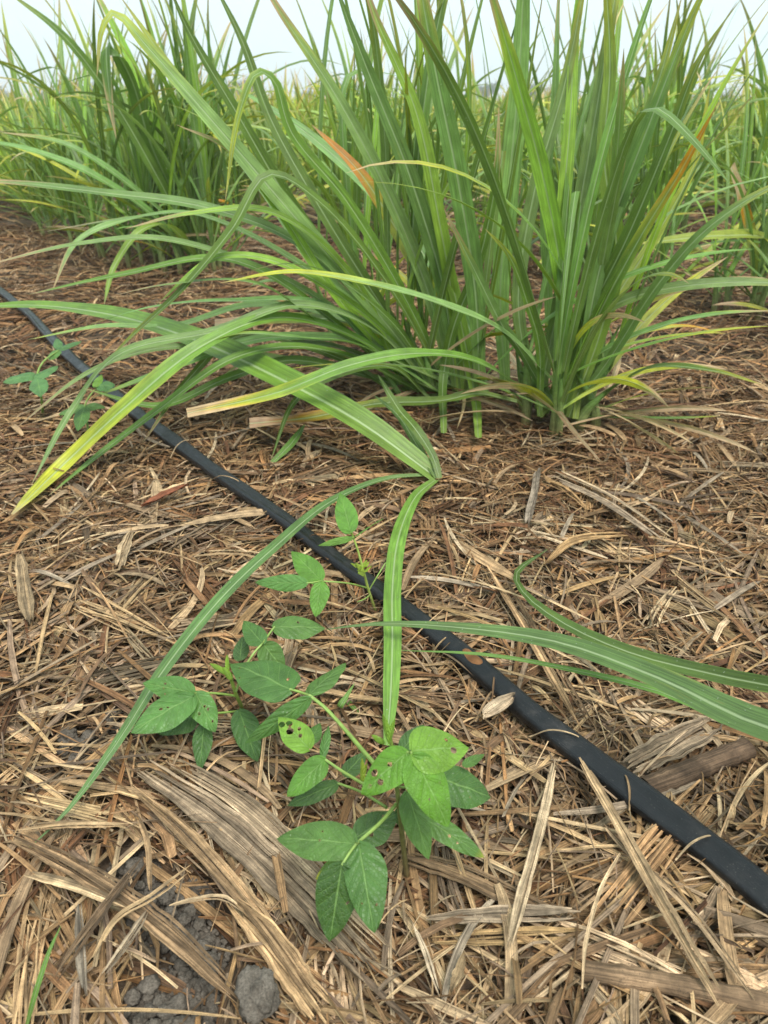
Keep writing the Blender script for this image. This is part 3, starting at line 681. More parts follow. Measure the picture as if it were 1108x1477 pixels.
def grow(root, shoots, spread, lean=(0, 0), per=(4, 6), scale=1., kinds=MIXW, azc=None, azs=3.2):
    """shoots with a stem and leaves, every leaf an object"""
    for _ in range(shoots):
        a = random.uniform(0, 6.28); r = spread * math.sqrt(random.random())
        sx, sy = r * math.cos(a), r * math.sin(a)
        me, h, lx = random.choice(STEMSET)
        az0 = math.atan2(sy + lean[1] * .1, sx + lean[0] * .1) + random.gauss(0, .5)
        st = obj('stem', me, root, (sx, sy, 0)); st.rotation_euler = (0, 0, az0); st.scale = (1, 1, scale)
        for k in range(random.randint(*per)):
            kind = random.choices(*kinds)[0]
            fr = random.uniform(.05, .4) if kind in ('low', 'old', 'dead') else random.uniform(.35, .95)
            o = obj('leaf', random.choice(LEAFSET[kind]), root)
            o.location = (sx + math.cos(az0) * lx * fr, sy + math.sin(az0) * lx * fr, h * fr * scale)
            az = (az0 if k % 2 else az0 + math.pi) + random.gauss(0, .8) if azc is None else azc + random.gauss(0, azs)
            o.rotation_euler = (lean[1] * -.5 + random.gauss(0, .05), lean[0] * .5 + random.gauss(0, .05), az)
            s_ = scale * random.uniform(.75, 1.1); o.scale = (s_, s_ * random.uniform(.85, 1.1), s_)

D = np.array((-.586, .811)); NR = np.array((.811, .586)); B0 = np.array((.385, 1.58))
def row(k, t): p = B0 + NR * 1.25 * k + D * t; return Vector((p[0], p[1], float(terr(p[0], p[1])) - .008))

# --- the upright clump (row 0)
pB = empty('sugarcane_plant', PZ(805, 600, -.005), 'upright clump of tall green sugarcane leaves rising from the mulch beside the drip hose', 'sugarcane')
YB = pB.location.y
L = hero_leaf
def UPB(*pts, w, b=None, **k):                      # pts: (px, py, dy) with dy from the plant's own distance
    jx, jy = random.uniform(-34, 34), random.uniform(-.05, .05)      # each leaf has its own foot in the clump
    fall = (1., .55, .15) + (0.,) * 9
    return L(pB, [(p[0] + jx * f_, p[1], YB + p[2] + jy * f_) for p, f_ in zip(pts, fall)], w, 'Y', base=b, **k)
BL, LG, DG, YG, PB = (.135, .255, .088), (.205, .345, .050), (.075, .165, .034), (.27, .35, .06), (.195, .310, .122)
UPB((786, 592, .02), (796, 430, .0), (782, 270, -.05), (750, 130, -.1), (712, 0, -.14), (690, -70, -.17), w=36, b=LG, roll=(.3, .9))
UPB((740, 560, .05), (728, 420, .08), (735, 280, .08), (748, 120, .05), (758, -60, .0), (765, -140, -.03), w=40, b=PB)
UPB((700, 560, .02), (690, 420, .0), (662, 260, -.05), (630, 110, -.1), (603, -40, -.14), (590, -120, -.16), w=44, b=BL, fold=.18)
UPB((800, 590, 0), (812, 470, .0), (835, 320, .02), (860, 160, .04), (885, 10, .06), (905, -90, .08), w=30, b=PB)
UPB((806, 590, 0), (835, 470, -.03), (880, 330, -.06), (940, 170, -.09), (1000, 20, -.11), (1040, -60, -.12), w=30, b=BL)
UPB((812, 595, 0), (850, 480, -.05), (910, 340, -.1), (965, 200, -.14), (1010, 85, -.17), (1075, -10, -.2), w=30, b=(.06, .15, .035), roll=(.2, 1.0))
UPB((815, 600, 0), (850, 490, -.06), (920, 350, -.12), (980, 250, -.16), (1035, 150, -.2), w=26, b=(.075, .18, .03), roll=(.2, .7), yel=.25, org=.16)
UPB((822, 600, 0), (880, 520, -.08), (950, 410, -.14), (1020, 330, -.18), (1108, 272, -.2), (1180, 250, -.2), w=22, b=BL)
UPB((790, 530, .03), (850, 470, -.02), (920, 428, -.06), (1010, 410, -.1), (1110, 408, -.12), (1200, 425, -.14), w=22, b=PB)
UPB((800, 560, 0), (870, 505, -.05), (960, 468, -.1), (1040, 452, -.14), (1120, 448, -.17), w=19, b=BL, V=(0, -.3, 1))
UPB((820, 600, -.02), (870, 565, -.06), (940, 530, -.12), (1030, 535, -.2), (1100, 555, -.27), w=20, b=(.10, .19, .03), V=(0, -.3, 1), yel=.12)
UPB((810, 590, .05), (850, 545, .08), (920, 470, .1), (990, 410, .12), (1050, 370, .13), w=20, b=(.25, .27, .09), yel=.3)
UPB((822, 596, -.02), (842, 500, -.05), (862, 400, -.06), (905, 250, -.06), (955, 100, -.05), (985, -10, -.04), w=24, b=BL)
UPB((800, 600, -.02), (790, 500, -.04), (765, 440, -.08), (735, 370, -.12), (700, 330, -.14), w=18, b=DG, yel=.04)
UPB((790, 594, -.02), (752, 520, -.02), (745, 430, .0), (770, 280, .02), (815, 120, .03), (850, -60, .04), w=26, b=PB)
UPB((812, 600, -.03), (818, 470, -.02), (812, 330, 0), (822, 180, .02), (830, 40, .04), (845, -80, .05), w=26, b=LG)
UPB((803, 596, .02), (805, 470, .03), (790, 300, .06), (800, 150, .08), (806, 0, .1), (812, -60, .1), w=18, b=PB, roll=(.1, .8))
UPB((822, 602, -.03), (870, 470, -.03), (890, 370, -.02), (872, 230, .0), (880, 90, .03), (870, -80, .04), w=30, b=LG, roll=(0, .5))
UPB((800, 604, -.03), (775, 560, -.05), (745, 500, -.07), (725, 470, -.08), (690, 400, -.1), (640, 300, -.12), w=20, b=BL)
UPB((810, 604, -.02), (830, 540, -.03), (880, 440, .0), (940, 350, .05), (1000, 240, .08), (1025, 120, .1), w=20, b=YG, yel=.15)
UPB((800, 602, 0), (830, 555, .06), (890, 495, .12), (985, 470, .2), (1040, 480, .22), w=15, b=(.2, .25, .06), yel=.35, org=.12, V=(0, -.3, 1))
UPB((830, 598, 0), (900, 602, -.01), (980, 603, -.02), (1040, 600, -.02), w=10, b=DG, V=(0, -.2, 1))
# leaves that reach out low over the mulch to the other side
UPB((792, 560, -.02), (720, 480, -.08), (640, 440, -.14), (530, 408, -.2), (420, 392, -.24), (318, 408, -.26), w=24, b=PB, V=(0, -.4, 1), yel=.22, lab='low leaf with a yellow green end')
UPB((775, 556, -.02), (700, 520, -.1), (600, 510, -.2), (500, 528, -.26), (400, 566, -.28), (270, 596, -.27), w=23, b=(.12, .22, .05), V=(0, -.45, 1), prof=[[0, .3, .6, .9, 1], [.5, .9, 1, .85, .7]], yel=.14, org=.04, tipdry=.03, roll=(0, .6), ripple=.12)
UPB((765, 580, -.02), (700, 568, -.06), (640, 578, -.11), (540, 583, -.16), (450, 602, -.18), (360, 611, -.19), w=24, b=(.13, .22, .05), V=(0, -.45, 1), prof=[[0, .3, .6, .9, 1], [.5, .9, 1, 1, .85]], yel=.3, org=.14, tipdry=.07, ripple=.14, lab='ragged leaf with a brown cut end')
grow(pB, 8, .085, (.1, .0), (3, 4), .9, (['up', 'arch', 'kink', 'low', 'old', 'dead'], [.52, .18, .05, .1, .07, .08]))

# --- the leaning clump
pA = empty('sugarcane_plant', PZ(645, 575, -.005), 'sugarcane clump leaning over the hose with long arched leaves beside the upright clump', 'sugarcane')
YA = pA.location.y
def UPA(*pts, w, b=None, **k):
    return L(pA, [(p[0], p[1], YA + p[2]) for p in pts], w, 'Y', base=b, **k)
UPA((640, 575, 0), (560, 470, -.06), (440, 330, -.12), (320, 190, -.16), (215, 70, -.18), (165, 18, -.19), (148, 40, -.2), (140, 110, -.21), w=36, b=PB, fold=.18)
UPA((650, 570, 0), (590, 440, -.05), (500, 290, -.1), (420, 190, -.14), (395, 115, -.15), (372, 104, -.17), (345, 165, -.2), (325, 290, -.24), w=24, b=(.07, .18, .03), roll=(.2, -.3))
UPA((655, 570, 0), (620, 430, -.03), (560, 280, -.06), (480, 130, -.09), (400, 10, -.11), (360, -60, -.12), w=30, b=PB)
UPA((660, 575, 0), (640, 420, -.04), (590, 250, -.08), (530, 100, -.11), (480, -30, -.13), w=32, b=BL, roll=(0, .3))
UPA((640, 570, .02), (540, 450, 0), (430, 310, -.02), (340, 160, -.04), (270, 40, -.05), (240, -30, -.06), w=28, b=(.075, .18, .032))
UPA((665, 575, -.02), (655, 450, -.04), (632, 310, -.06), (600, 160, -.07), (540, 20, -.09), (515, -60, -.1), w=28, b=LG)
UPA((640, 570, .02), (570, 470, .04), (480, 330, .08), (390, 170, .12), (350, 60, .14), (300, -40, .15), w=24, b=DG)
UPA((635, 565, .03), (560, 480, .06), (470, 400, .1), (380, 270, .15), (270, 130, .2), (170, -10, .22), w=24, b=BL)
UPA((650, 570, 0), (560, 410, -.1), (460, 290, -.16), (388, 252, -.2), (335, 330, -.25), (262, 418, -.27), (190, 485, -.25), (120, 560, -.2), w=22, b=(.13, .25, .045), V=(0, -.5, .8))
UPA((620, 560, 0), (520, 430, -.06), (420, 345, -.1), (300, 300, -.13), (150, 278, -.15), (0, 262, -.15), (-80, 262, -.15), w=24, b=BL, V=(0, -.55, .8))
UPA((630, 570, 0), (540, 475, -.1), (430, 440, -.18), (310, 478, -.25), (170, 512, -.28), (105, 590, -.27), (45, 700, -.24), w=22, b=PB, V=(0, -.5, .9))
UPA((620, 570, 0), (520, 490, -.1), (400, 458, -.2), (290, 500, -.3), (180, 588, -.38), (90, 672, -.42), (18, 742, -.45), w=34, b=(.12, .235, .045), V=(0, -.6, .8), prof=[[0, .3, .6, .85, .95, 1], [.35, .6, 1, .9, .6, .15]], yel=.22, tipdry=.02, lab='broad leaf yellowing toward its drooping tip')
UPA((620, 575, 0), (520, 520, -.1), (420, 500, -.2), (330, 520, -.28), (230, 590, -.32), (150, 650, -.34), (70, 715, -.36), w=20, b=DG, V=(0, -.5, .9))
UPA((630, 575, 0), (550, 500, -.05), (460, 487, -.1), (370, 490, -.14), (250, 530, -.18), (130, 575, -.2), w=22, b=BL, V=(0, -.5, .9))
UPA((630, 570, .03), (560, 490, .02), (460, 450, 0), (360, 440, -.02), (250, 470, -.04), (150, 470, -.05), (40, 490, -.06), w=16, b=PB, V=(0, -.5, .9))
UPA((620, 570, 0), (520, 540, -.06), (420, 520, -.12), (330, 545, -.18), (230, 585, -.24), (120, 560, -.28), w=22, b=(.10, .2, .035), V=(0, -.5, .9))
UPA((610, 560, .04), (530, 470, .05), (430, 460, .04), (310, 468, .02), w=26, b=(.09, .17, .035), V=(0, -.5, .9), prof=[[0, .3, .6, .9, 1], [.5, .9, 1, .95, .8]], yel=.2, tipdry=.07)
UPA((690, 632, -.1), (685, 570, -.08), (672, 500, -.06), (650, 400, -.04), (620, 300, -.04), (560, 180, -.04), (500, 40, -.03), w=22, b=LG)
UPA((640, 625, -.08), (640, 540, -.08), (655, 470, -.08), (690, 380, -.1), (715, 260, -.12), (720, 150, -.12), w=20, b=DG)
UPA((700, 570, .06), (680, 480, .1), (620, 380, .18), (560, 300, .25), (440, 190, .3), (330, 120, .32), w=26, b=BL)
UPA((640, 575, 0), (570, 520, -.04), (480, 420, -.1), (400, 300, -.13), (330, 215, -.15), (255, 180, -.16), w=20, b=LG)
UPA((680, 575, 0), (655, 480, .02), (600, 380, .05), (520, 250, .1), (450, 180, .13), w=30, b=YG, yel=.35, org=.2, tipdry=.02)
for tx, ty, ax, ay, wd, cb in [(60, 335, 300, 320, 17, BL), (-30, 385, 260, 350, 16, PB), (40, 425, 330, 395, 18, DG), (225, 440, 400, 360, 18, LG), (95, 480, 330, 415, 20, BL), (205, 640, 330, 500, 16, DG),
                               (390, 665, 480, 530, 14, DG), (300, 560, 460, 500, 20, (.09, .2, .04)), (250, 520, 430, 475, 22, BL), (330, 400, 470, 380, 20, DG), (180, 330, 380, 300, 18, LG), (20, 620, 230, 480, 14, PB), (150, 430, 350, 430, 24, (.10, .21, .05))]:
    q = random.uniform(.1, .3)
    j = lambda a: random.uniform(-a, a)
    UPA((625 + j(45), 565 + j(15), j(.05)), ((630 + ax) / 2 + 10 + j(22), (570 + ay) / 2 - 20 + j(28), -q * .4), (ax + j(20), ay + j(22), -q * .8), ((ax + tx) / 2 + j(12), (ay + ty) / 2 - 14 + j(14), -q), (tx, ty, -q * 1.05), w=wd, b=cb, V=(random.uniform(-.3, .3), -.5, .9), roll=(random.uniform(-.5, .5), random.uniform(-.9, .9)), yel=random.choice([0, 0, .1]))
grow(pA, 7, .09, (-.55, -.1), (3, 4), .95, (['up', 'arch', 'low', 'old', 'dead'], [.66, .14, .08, .05, .07]))

for pl_, nn in ((pA, 16), (pB, 16)):                      # dead leaves matted round the feet
    for _ in range(nn):
        o = obj('dead_leaf', random.choice(LEAFSET['dead'] + LEAFSET['old'][:1]), pl_, (random.uniform(-.09, .09), random.uniform(-.06, .06), random.uniform(.0, .05)))
        o.rotation_euler = (random.gauss(0, .1), random.uniform(.1, .35), random.uniform(0, 6.28)); k_ = random.uniform(.5, .85); o.scale = (k_, k_, k_)
    for _ in range(7):
        me_, h_, l_ = random.choice(STEMSET); o = obj('stem', me_, pl_, (random.uniform(-.08, .08), random.uniform(-.06, .05), 0)); o.rotation_euler = (0, 0, random.uniform(0, 6.28)); o.scale = (1.15, 1.15, random.uniform(.5, .8))
for pl_, nn in ((pA, 5), (pB, 6)):                      # withered leaves still hanging on
    for _ in range(nn):
        o = obj('withered_leaf', random.choice(LEAFSET['old']), pl_, (random.uniform(-.07, .07), random.uniform(-.06, .06), random.uniform(.05, .16)))
        o.rotation_euler = (random.gauss(0, .1), random.uniform(-.25, .1), random.uniform(0, 6.28)); k_ = random.uniform(.6, .95); o.scale = (k_, k_, k_)
# --- the shoot that lies toward the beans
pS = empty('sugarcane_shoot', PZ(632, 690, 0), 'low sugarcane side shoot whose ribbon leaves lie over the hose', 'sugarcane')
obj('stem', tube([(0, 0, -.02), (-.006, .003, .01), (-.02, .008, .022), (-.05, .02, .035)], [.008, .009, .008, .006], M_STEM, 'stem', 10, 8, [(.20, .16, .07), (.22, .28, .09), (.16, .26, .06)]), pS)
L(pS, [(628, 688, .01), (520, 610, .09), (400, 545, .14), (285, 492, .17), (150, 452, .17), (20, 440, .15), (-90, 452, .12)], 44, 'z', V=(0, -.5, 1), base=(.10, .22, .04), n=36, prof=[[0, .12, .35, .6, .85, 1], [.6, .95, 1, .8, .4, .02]], fold=.4)
L(pS, [(625, 685, .012), (560, 690, .03), (480, 722, .045), (400, 786, .055), (320, 862, .055), (235, 968, .05), (170, 1070, .04), (95, 1172, .012), (40, 1225, .004)], 22, 'z', V=(0, -.35, 1), base=(.09, .18, .07), n=40, prof=[[0, .2, .5, .75, .9, 1], [.4, .75, 1, .85, .45, .02]])
L(pS, [(628, 692, .012), (600, 716, .03), (575, 775, .04), (566, 850, .04), (566, 930, .036), (563, 1010, .03), (558, 1075, .016)], 26, 'z', V=(.25, -.4, 1), base=(.13, .24, .06), n=34, prof=[[0, .15, .4, .7, .9, 1], [.5, .75, 1, 1, .8, .3]], fold=.22)
L(pS, [(630, 690, .012), (600, 640, .05), (575, 600, .08), (540, 570, .1)], 12, 'z', V=(0, -.5, 1), base=BL)
L(pS, [(634, 690, .012), (625, 660, .04), (600, 620, .08), (575, 590, .1), (545, 540, .15)], 16, 'z', V=(0, -.5, 1), base=DG)

# --- the neighbour in the row just outside the view, its leaves hang in
pR = empty('sugarcane_plant', row(0, -.8), 'sugarcane plant whose long bluish green leaf arches low over the hose from the edge', 'sugarcane')
pr = pR.location
L(pR, [('w', pr.x, pr.y, .06), ('w', pr.x - .1, pr.y - .12, .17), (1250, 1120, .2), (1108, 1042, .175), (950, 972, .14), (800, 925, .11), (650, 904, .085), (540, 900, .068), (470, 908, .052)], 52, 'z', V=(0, -.45, 1), base=(.12, .22, .085), n=44, prof=[[0, .15, .4, .6, .8, 1], [.5, .9, 1, .72, .42, .02]], fold=.25, roll=(-.2, .1)) if False else None
def RL(pts, wm, **k):
    P = [('w', pr.x, pr.y, .05)] + [('w', *PZ(*p)) for p in pts]
    return L(pR, P, 0, 'Y', wm=wm, **k)
RL([(1330, 1090, .20), (1108, 1050, .15), (950, 978, .12), (800, 925, .095), (650, 904, .072), (540, 900, .058), (470, 908, .046)], .043, V=(0, -.45, 1), base=(.12, .22, .085), n=46, prof=[[0, .15, .4, .6, .8, 1], [.5, .9, 1, .82, .5, .02]], fold=.22)
RL([(1350, 1000, .16), (1108, 1058, .10), (960, 1000, .085), (820, 965, .07), (700, 944, .055), (572, 938, .045)], .011, V=(0, -.45, 1), base=(.13, .24, .07), n=36)
RL([(1340, 1010, .14), (1108, 988, .075), (1010, 968, .06), (920, 945, .05), (830, 908, .045), (765, 865, .045), (744, 830, .04), (790, 792, .02)], .019, V=(.1, -.6, .8), base=(.06, .15, .04), n=44, roll=(.9, -.3), prof=[[0, .2, .5, .75, .9, 1], [.5, .8, 1, .9, .5, .05]])
for k in range(5):
    st, h, lx = STEMSET[k]; o = obj('stem', st, pR, (random.uniform(-.05, .05), random.uniform(-.05, .05), 0)); o.rotation_euler = (0, 0, random.uniform(0, 6))
for k in range(12):
    o = obj('leaf', random.choice(LEAFSET['up']), pR, (random.uniform(-.05, .05), random.uniform(-.05, .05), .08)); o.rotation_euler = (0, 0, random.uniform(-.9, 1.4))

# --- the rest of the rows
near_labels = {
    (0, 1): 'small cane plant between the leaning clump and the next dense clump along the hose',
    (0, 2): 'dense dark green cane clump at the far end of the hose',
}
pQ = empty('sugarcane_plant', row(0, .8), 'small cane plant half hidden behind the leaning clump', 'sugarcane'); grow(pQ, 6, .1, (-.4, 0), (4, 5), .9)
pK = empty('sugarcane_plant', PZ(1062, 445, 0), 'second row cane plant with a broad yellow green leaf lying toward the upright clump', 'sugarcane'); grow(pK, 8, .13, (-.1, -.1), (5, 6), .85, (['up', 'arch', 'low', 'old', 'dead'], [.34, .34, .18, .07, .07]))
pK2 = empty('sugarcane_plant', PZ(965, 425, 0), 'second row cane plant just behind the upright clump', 'sugarcane'); grow(pK2, 6, .1, (-.1, -.1), (4, 6), .8, (['up', 'arch', 'low', 'old', 'dead'], [.38, .34, .16, .06, .06]))
pK3 = empty('sugarcane_plant', PZ(1150, 480, 0), 'second row cane plant reaching in beside the one with the broad yellow green leaf', 'sugarcane'); grow(pK3, 6, .1, (-.2, -.1), (5, 6), .8, (['up', 'arch', 'low', 'old'], [.3, .4, .22, .08]))
L(pK, [(1150, 390, 2.6), (1108, 345, 2.5), (1040, 340, 2.4), (970, 346, 2.35), (920, 352, 2.3)], 30, 'Y', base=(.26, .33, .07), V=(0, -.5, .9), prof=[[0, .3, .8, 1], [.8, 1, .7, .1]])
L(pK, [(1090, 430, 2.65), (1085, 360, 2.6), (1070, 290, 2.55), (1055, 240, 2.5)], 28, 'Y', base=(.26, .32, .08), org=.35, tipdry=.2, prof=[[0, .3, .8, 1], [.6, 1, 1, .7]])
pC = empty('sugarcane_plant', PZ(285, 385, 0), 'dense dark green cane clump with one broad folded leaf, next along the hose row', 'sugarcane')
YC = pC.location.y
def UPC(*pts, w, b=None, **k): return L(pC, [(p[0], p[1], YC + p[2]) for p in pts], w, 'Y', base=b, **k)
UPC((290, 370, 0), (260, 300, -.05), (215, 200, -.1), (192, 120, -.12), (165, 70, -.16), (155, 65, -.2), (160, 150, -.24), (168, 200, -.26), w=42, b=DG, V=(-.6, -.75, .2))
UPC((285, 370, 0), (230, 260, -.1), (160, 140, -.15), (90, 50, -.2), (0, -20, -.25), w=20, b=DG)
UPC((280, 375, 0), (220, 310, -.1), (130, 250, -.2), (40, 215, -.25), (-40, 200, -.28), w=20, b=BL, V=(0, -.5, .9))
UPC((285, 378, 0), (220, 320, -.3), (170, 320, -.5), (110, 350, -.6), (75, 420, -.65), w=20, b=PB, V=(0, -.5, .9))
UPC((290, 380, 0), (240, 325, -.4), (200, 335, -.55), (165, 385, -.62), (150, 440, -.65), w=20, b=LG, V=(0, -.5, .9))
UPC((280, 370, 0), (240, 250, 0), (215, 150, 0), (150, 10, 0), (120, -40, 0), w=18, b=LG)
UPC((295, 370, 0), (290, 270, 0), (270, 150, .1), (275, 50, .1), (290, -40, .1), w=18, b=PB)
UPC((290, 370, 0), (215, 290, -.2), (100, 210, -.3), (0, 190, -.3), w=18, b=BL, V=(0, -.5, .9))
grow(pC, 17, .22, (-.35, -.1), (6, 7), 1.0)

JO = {}
def foliage(i):
    if i in JO: return JO[i]
    Vs, Fs, Us, Cs, o_ = [], [], [], [], 0
    for k in range(84):
        kind = random.choices(['up', 'arch', 'kink', 'low', 'old'], [.38, .36, .08, .14, .04])[0]
        V, F, uv, c = rand_leaf(kind, 10)
        a = random.uniform(0, 6.28); ca, sa = math.cos(a), math.sin(a); s_ = random.uniform(.75, 1.12)
        V = V * s_; X = V[:, 0] * ca - V[:, 1] * sa; Y = V[:, 0] * sa + V[:, 1] * ca
        r = .13 * math.sqrt(random.random())
        Vs.append(np.stack([X + r * math.cos(a), Y + r * math.sin(a), V[:, 2] + random.uniform(.0, .15)], 1)); Fs.append(F + o_); o_ += len(V); Us.append(uv); Cs.append(c * random.uniform(1.05, 1.5) * np.array((1.12, 1.0, .85)))  # distant leaves get a lighter, yellower colour, painting in the sunlit hazy look
    JO[i] = mesh_np('cane_foliage', np.vstack(Vs), np.vstack(Fs), M_LEAF, np.vstack(Us), np.vstack(Cs)); return JO[i]
ORD = ['first', 'second', 'third', 'fourth', 'fifth', 'sixth', 'seventh', 'eighth', 'ninth', 'tenth', 'eleventh', 'twelfth']
cnt = {}
for k in range(0, 14):
    t = -12.
    while t < 16:
        t += random.uniform(.32, .46)
        if k == 0 and t < 2.1: continue
        if k == 1 and t < .85: continue
        p = row(k, t)
        p.x += random.gauss(0, .05); p.y += random.gauss(0, .05)
        if p.y < 1.9 or p.y > 12.5: continue
        dpt = p.y * cp + CAM_H * sp_; px_ = CX + FPX * p.x / dpt
        if not (-170 < px_ < 1290): continue
        if dpt < 4.4:
            cnt[k] = cnt.get(k, 0) + 1; od = ORD[cnt[k] - 1]
            lab = (od + ' cane plant past the dense dark clump along the hose row' if k == 0 else
                   od + ' cane plant past the one with the broad yellow green leaf, second row' if k == 1 else od + ' leafy cane plant of the ' + ORD[k] + ' row, behind the second row')
            pl = empty('sugarcane_plant', p, lab, 'sugarcane', {0: 'cane along the hose row', 1: 'second row of cane', 2: 'third row of cane'}.get(k, 'rear rows of cane'))
            grow(pl, random.randint(9, 11), .17, (-.1, 0), (6, 7), random.uniform(.85, 1.))
        else:
            o = obj('sugarcane_plant', foliage(random.randrange(8)), None, p)
            s_ = random.uniform(.62, .86); o.scale = (s_ * 1.15, s_ * 1.15, s_); o.rotation_euler = (0, 0, random.uniform(0, 6.28))
            tag(o, 'distant cane plant in the dense field toward the horizon', 'sugarcane', 'distant cane plants')
# field beyond
def far_field():
    n = 40000
    y = 12.3 + (rng.random(n) ** 1.7) * 75; x = rng.uniform(-.62, .62, n) * y
    h = rng.uniform(.4, .85, n); a = rng.uniform(0, 6.28, n); ln = rng.uniform(.05, .55, n); wd = rng.uniform(.018, .04, n) * (1 + y / 60)
    V = np.empty((n, 4, 2, 3)); dx, dy = np.cos(a), np.sin(a)
    for i, (s, wf) in enumerate(((0, .7), (.4, 1), (.75, .8), (1, .05))):
        r = ln * s ** 1.8 * h; z = h * (s - .35 * ln * s ** 3)
        for j, q in enumerate((-.5, .5)):
            V[:, i, j, 0] = x + dx * r + q * wd * wf; V[:, i, j, 1] = y + dy * r; V[:, i, j, 2] = z - .03
    F = (np.arange(n)[:, None, None] * 8 + grid_faces(4, 2)[None]).reshape(-1, 4)
    uv = np.tile(np.array([[q, s] for s in (0, 3, 6, 9) for q in (.2, .8)]), (n, 1))
    c = np.repeat(GREEN[rng.integers(0, 5, n)] * rng.uniform(.95, 1.4, (n, 1)) * np.array((1.15, 1., .8)), 8, axis=0)  # sunlit haze painted into the blades: colour raised and warmed over the near greens
    return mesh_np('far_cane_field', V.reshape(-1, 3), F, M_LEAF, uv, c)
tag(obj('far_cane_field', far_field()), 'far mass of green cane leaves reaching to the horizon', 'cane field', kind='stuff')

# trees along the far edge
def tree_mesh(seed):
    rs = np.random.default_rng(seed); n = 1500
    cl = rs.normal(0, 1, (16, 3)) * [1.5, 1.5, 1.1] + [0, 0, 4.6]
    p = cl[rs.integers(0, 16, n)] + rs.normal(0, .65, (n, 3)); d = norm(rs.normal(0, 1, (n, 3))); e = norm(np.cross(d, rs.normal(0, 1, (n, 3)))); s = rs.uniform(.16, .34, (n, 1))
    V = np.stack([p - d * s, p - e * s * .6, p + d * s, p + e * s * .6], 1).reshape(-1, 3)
    c = np.repeat(np.array((.055, .095, .045)) * rs.uniform(.6, 1.3, (n, 1)), 4, axis=0)
    return mesh_np('crown', V, np.arange(n * 4).reshape(-1, 4), M_STEM, np.tile([[0, 0], [1, 0], [1, 1], [0, 1]], (n, 1)), c)
TM = [tree_mesh(i) for i in range(4)]
TRK = tube([(0, 0, -.3), (.1, 0, 2), (.05, .1, 5)], [.22, .16, .05], M_STEM, 'trunk', 8, 8, (.09, .07, .05))
for i in range(30):
    y = random.uniform(115, 150); x = -78 + i * 5.4 + random.uniform(-2, 2)
    e = empty('tree', (x, y, 0), 'small dark tree in the line along the far edge of the field', 'tree', 'trees along the far edge')
    s_ = random.uniform(.28, .55)
    obj('trunk', TRK, e).scale = (s_,) * 3
    o = obj('crown', TM[i % 4], e); o.scale = (s_ * 1.25, s_ * 1.25, s_); o.rotation_euler = (0, 0, random.uniform(0, 6))

# ------------------------------------------------------------------ bean plants
def leaflet(root, b, t, wpx, zb, zt, col, V=(0, -.35, 1), roll=0., cup=.16, sag=.10, holes=(), yel=0., name='leaflet', round_=.72, chew=None):
    B_, T_ = np.array(PZ(b[0], b[1], zb)), np.array(PZ(t[0], t[1], zt)); w_ = wpx * mpp(Vector((B_ + T_) / 2))
    nr, nc = 22, 15
    Tn = T_ - B_; Ln = np.linalg.norm(Tn); Tn = Tn / Ln
    W = np.cross(Tn, np.array(V, float)); W /= np.linalg.norm(W); N = np.cross(W, Tn)
    W = W * math.cos(roll) + N * math.sin(roll); N = np.cross(W, Tn)
    tt = np.linspace(0, 1, nr); f = np.sin(math.pi * tt ** (round_ + .04)) ** .72 * (1 - .12 * tt); f = np.maximum(f, .012); f[0] = .05; f[-1] = .0
    s = np.linspace(-1, 1, nc); ph = random.uniform(0, 6)
    VV = np.empty((nr, nc, 3)); asym = random.uniform(-.06, .06)
    for j, q in enumerate(s):
        wob = 1 + .03 * np.sin(tt * 11 + ph + q)
        dn = .022 * w_ * np.sin(tt * 17 - abs(q) * 5 + ph) * (1 - q * q * .5) * f - cup * w_ * .5 * (q * q) * f + .035 * w_ * np.sin(tt * 9 + ph) * q * q * np.sign(q) + (-sag * Ln * (tt ** 2)) + sag * Ln * tt
        VV[:, j] = B_ + Tn * (Ln * (tt + .03 * (1 - tt) * -(q * q) * 1.5))[:, None] + W * (q * (1 + asym * np.sign(q)) * f * w_ * .5 * wob)[:, None] + N * dn[:, None]
    uv = np.empty((nr, nc, 2)); uv[..., 0] = (s + 1)[None] / 2; uv[..., 1] = tt[:, None]
    hd = np.full((nr, nc), .02)
    for (hu, hv, hr) in holes:                                    # across -1..1, along 0..1, radius in metres
        i = hv * (nr - 1); c0 = VV[int(round(i)), int(round((hu + 1) / 2 * (nc - 1)))]
        hd = np.minimum(hd, np.linalg.norm(VV - c0, axis=-1) - hr)
    col = (max(col[0], .43 * col[1]), col[1], max(col[2], .21 * col[1]) if col[1] < .24 else col[2])
    c = np.tile(np.array(col, float), (nr, nc, 1))
    if yel: k = (np.clip((tt - (1 - yel)) / .15, 0, 1)[:, None, None]); c = c * (1 - k) + np.array((.42, .40, .04)) * k
    o = obj(name, mesh_np(name, VV.reshape(-1, 3) - np.array(root.location), grid_faces(nr, nc), M_BEAN, uv.reshape(-1, 2), c.reshape(-1, 3), {'hole': hd.ravel()}), root if name == 'bud_leaf' else LAST.get(root.name, root))
    return o
LAST = {}
PET = [(.16, .24, .05), (.20, .30, .06), (.22, .32, .08)]
def petiole(root, pts, r0, r1, name='petiole', cols=PET, n=14):
    Q = [PZ(*p) - root.location for p in pts]
    o = obj(name, tube(Q, [r0, (r0 + r1) / 2, r1], M_STEM, name, n, 8, cols), LAST.get(root.name, root) if name == 'petiolule' else root)
    if name in ('petiole', 'side_shoot'): LAST[root.name] = o
    return o
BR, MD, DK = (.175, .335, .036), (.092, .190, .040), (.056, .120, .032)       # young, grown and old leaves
def H(k=2):
    return [(random.uniform(-.6, .6), random.uniform(.3, .85), random.uniform(.0004, .0016)) for _ in range(k)]

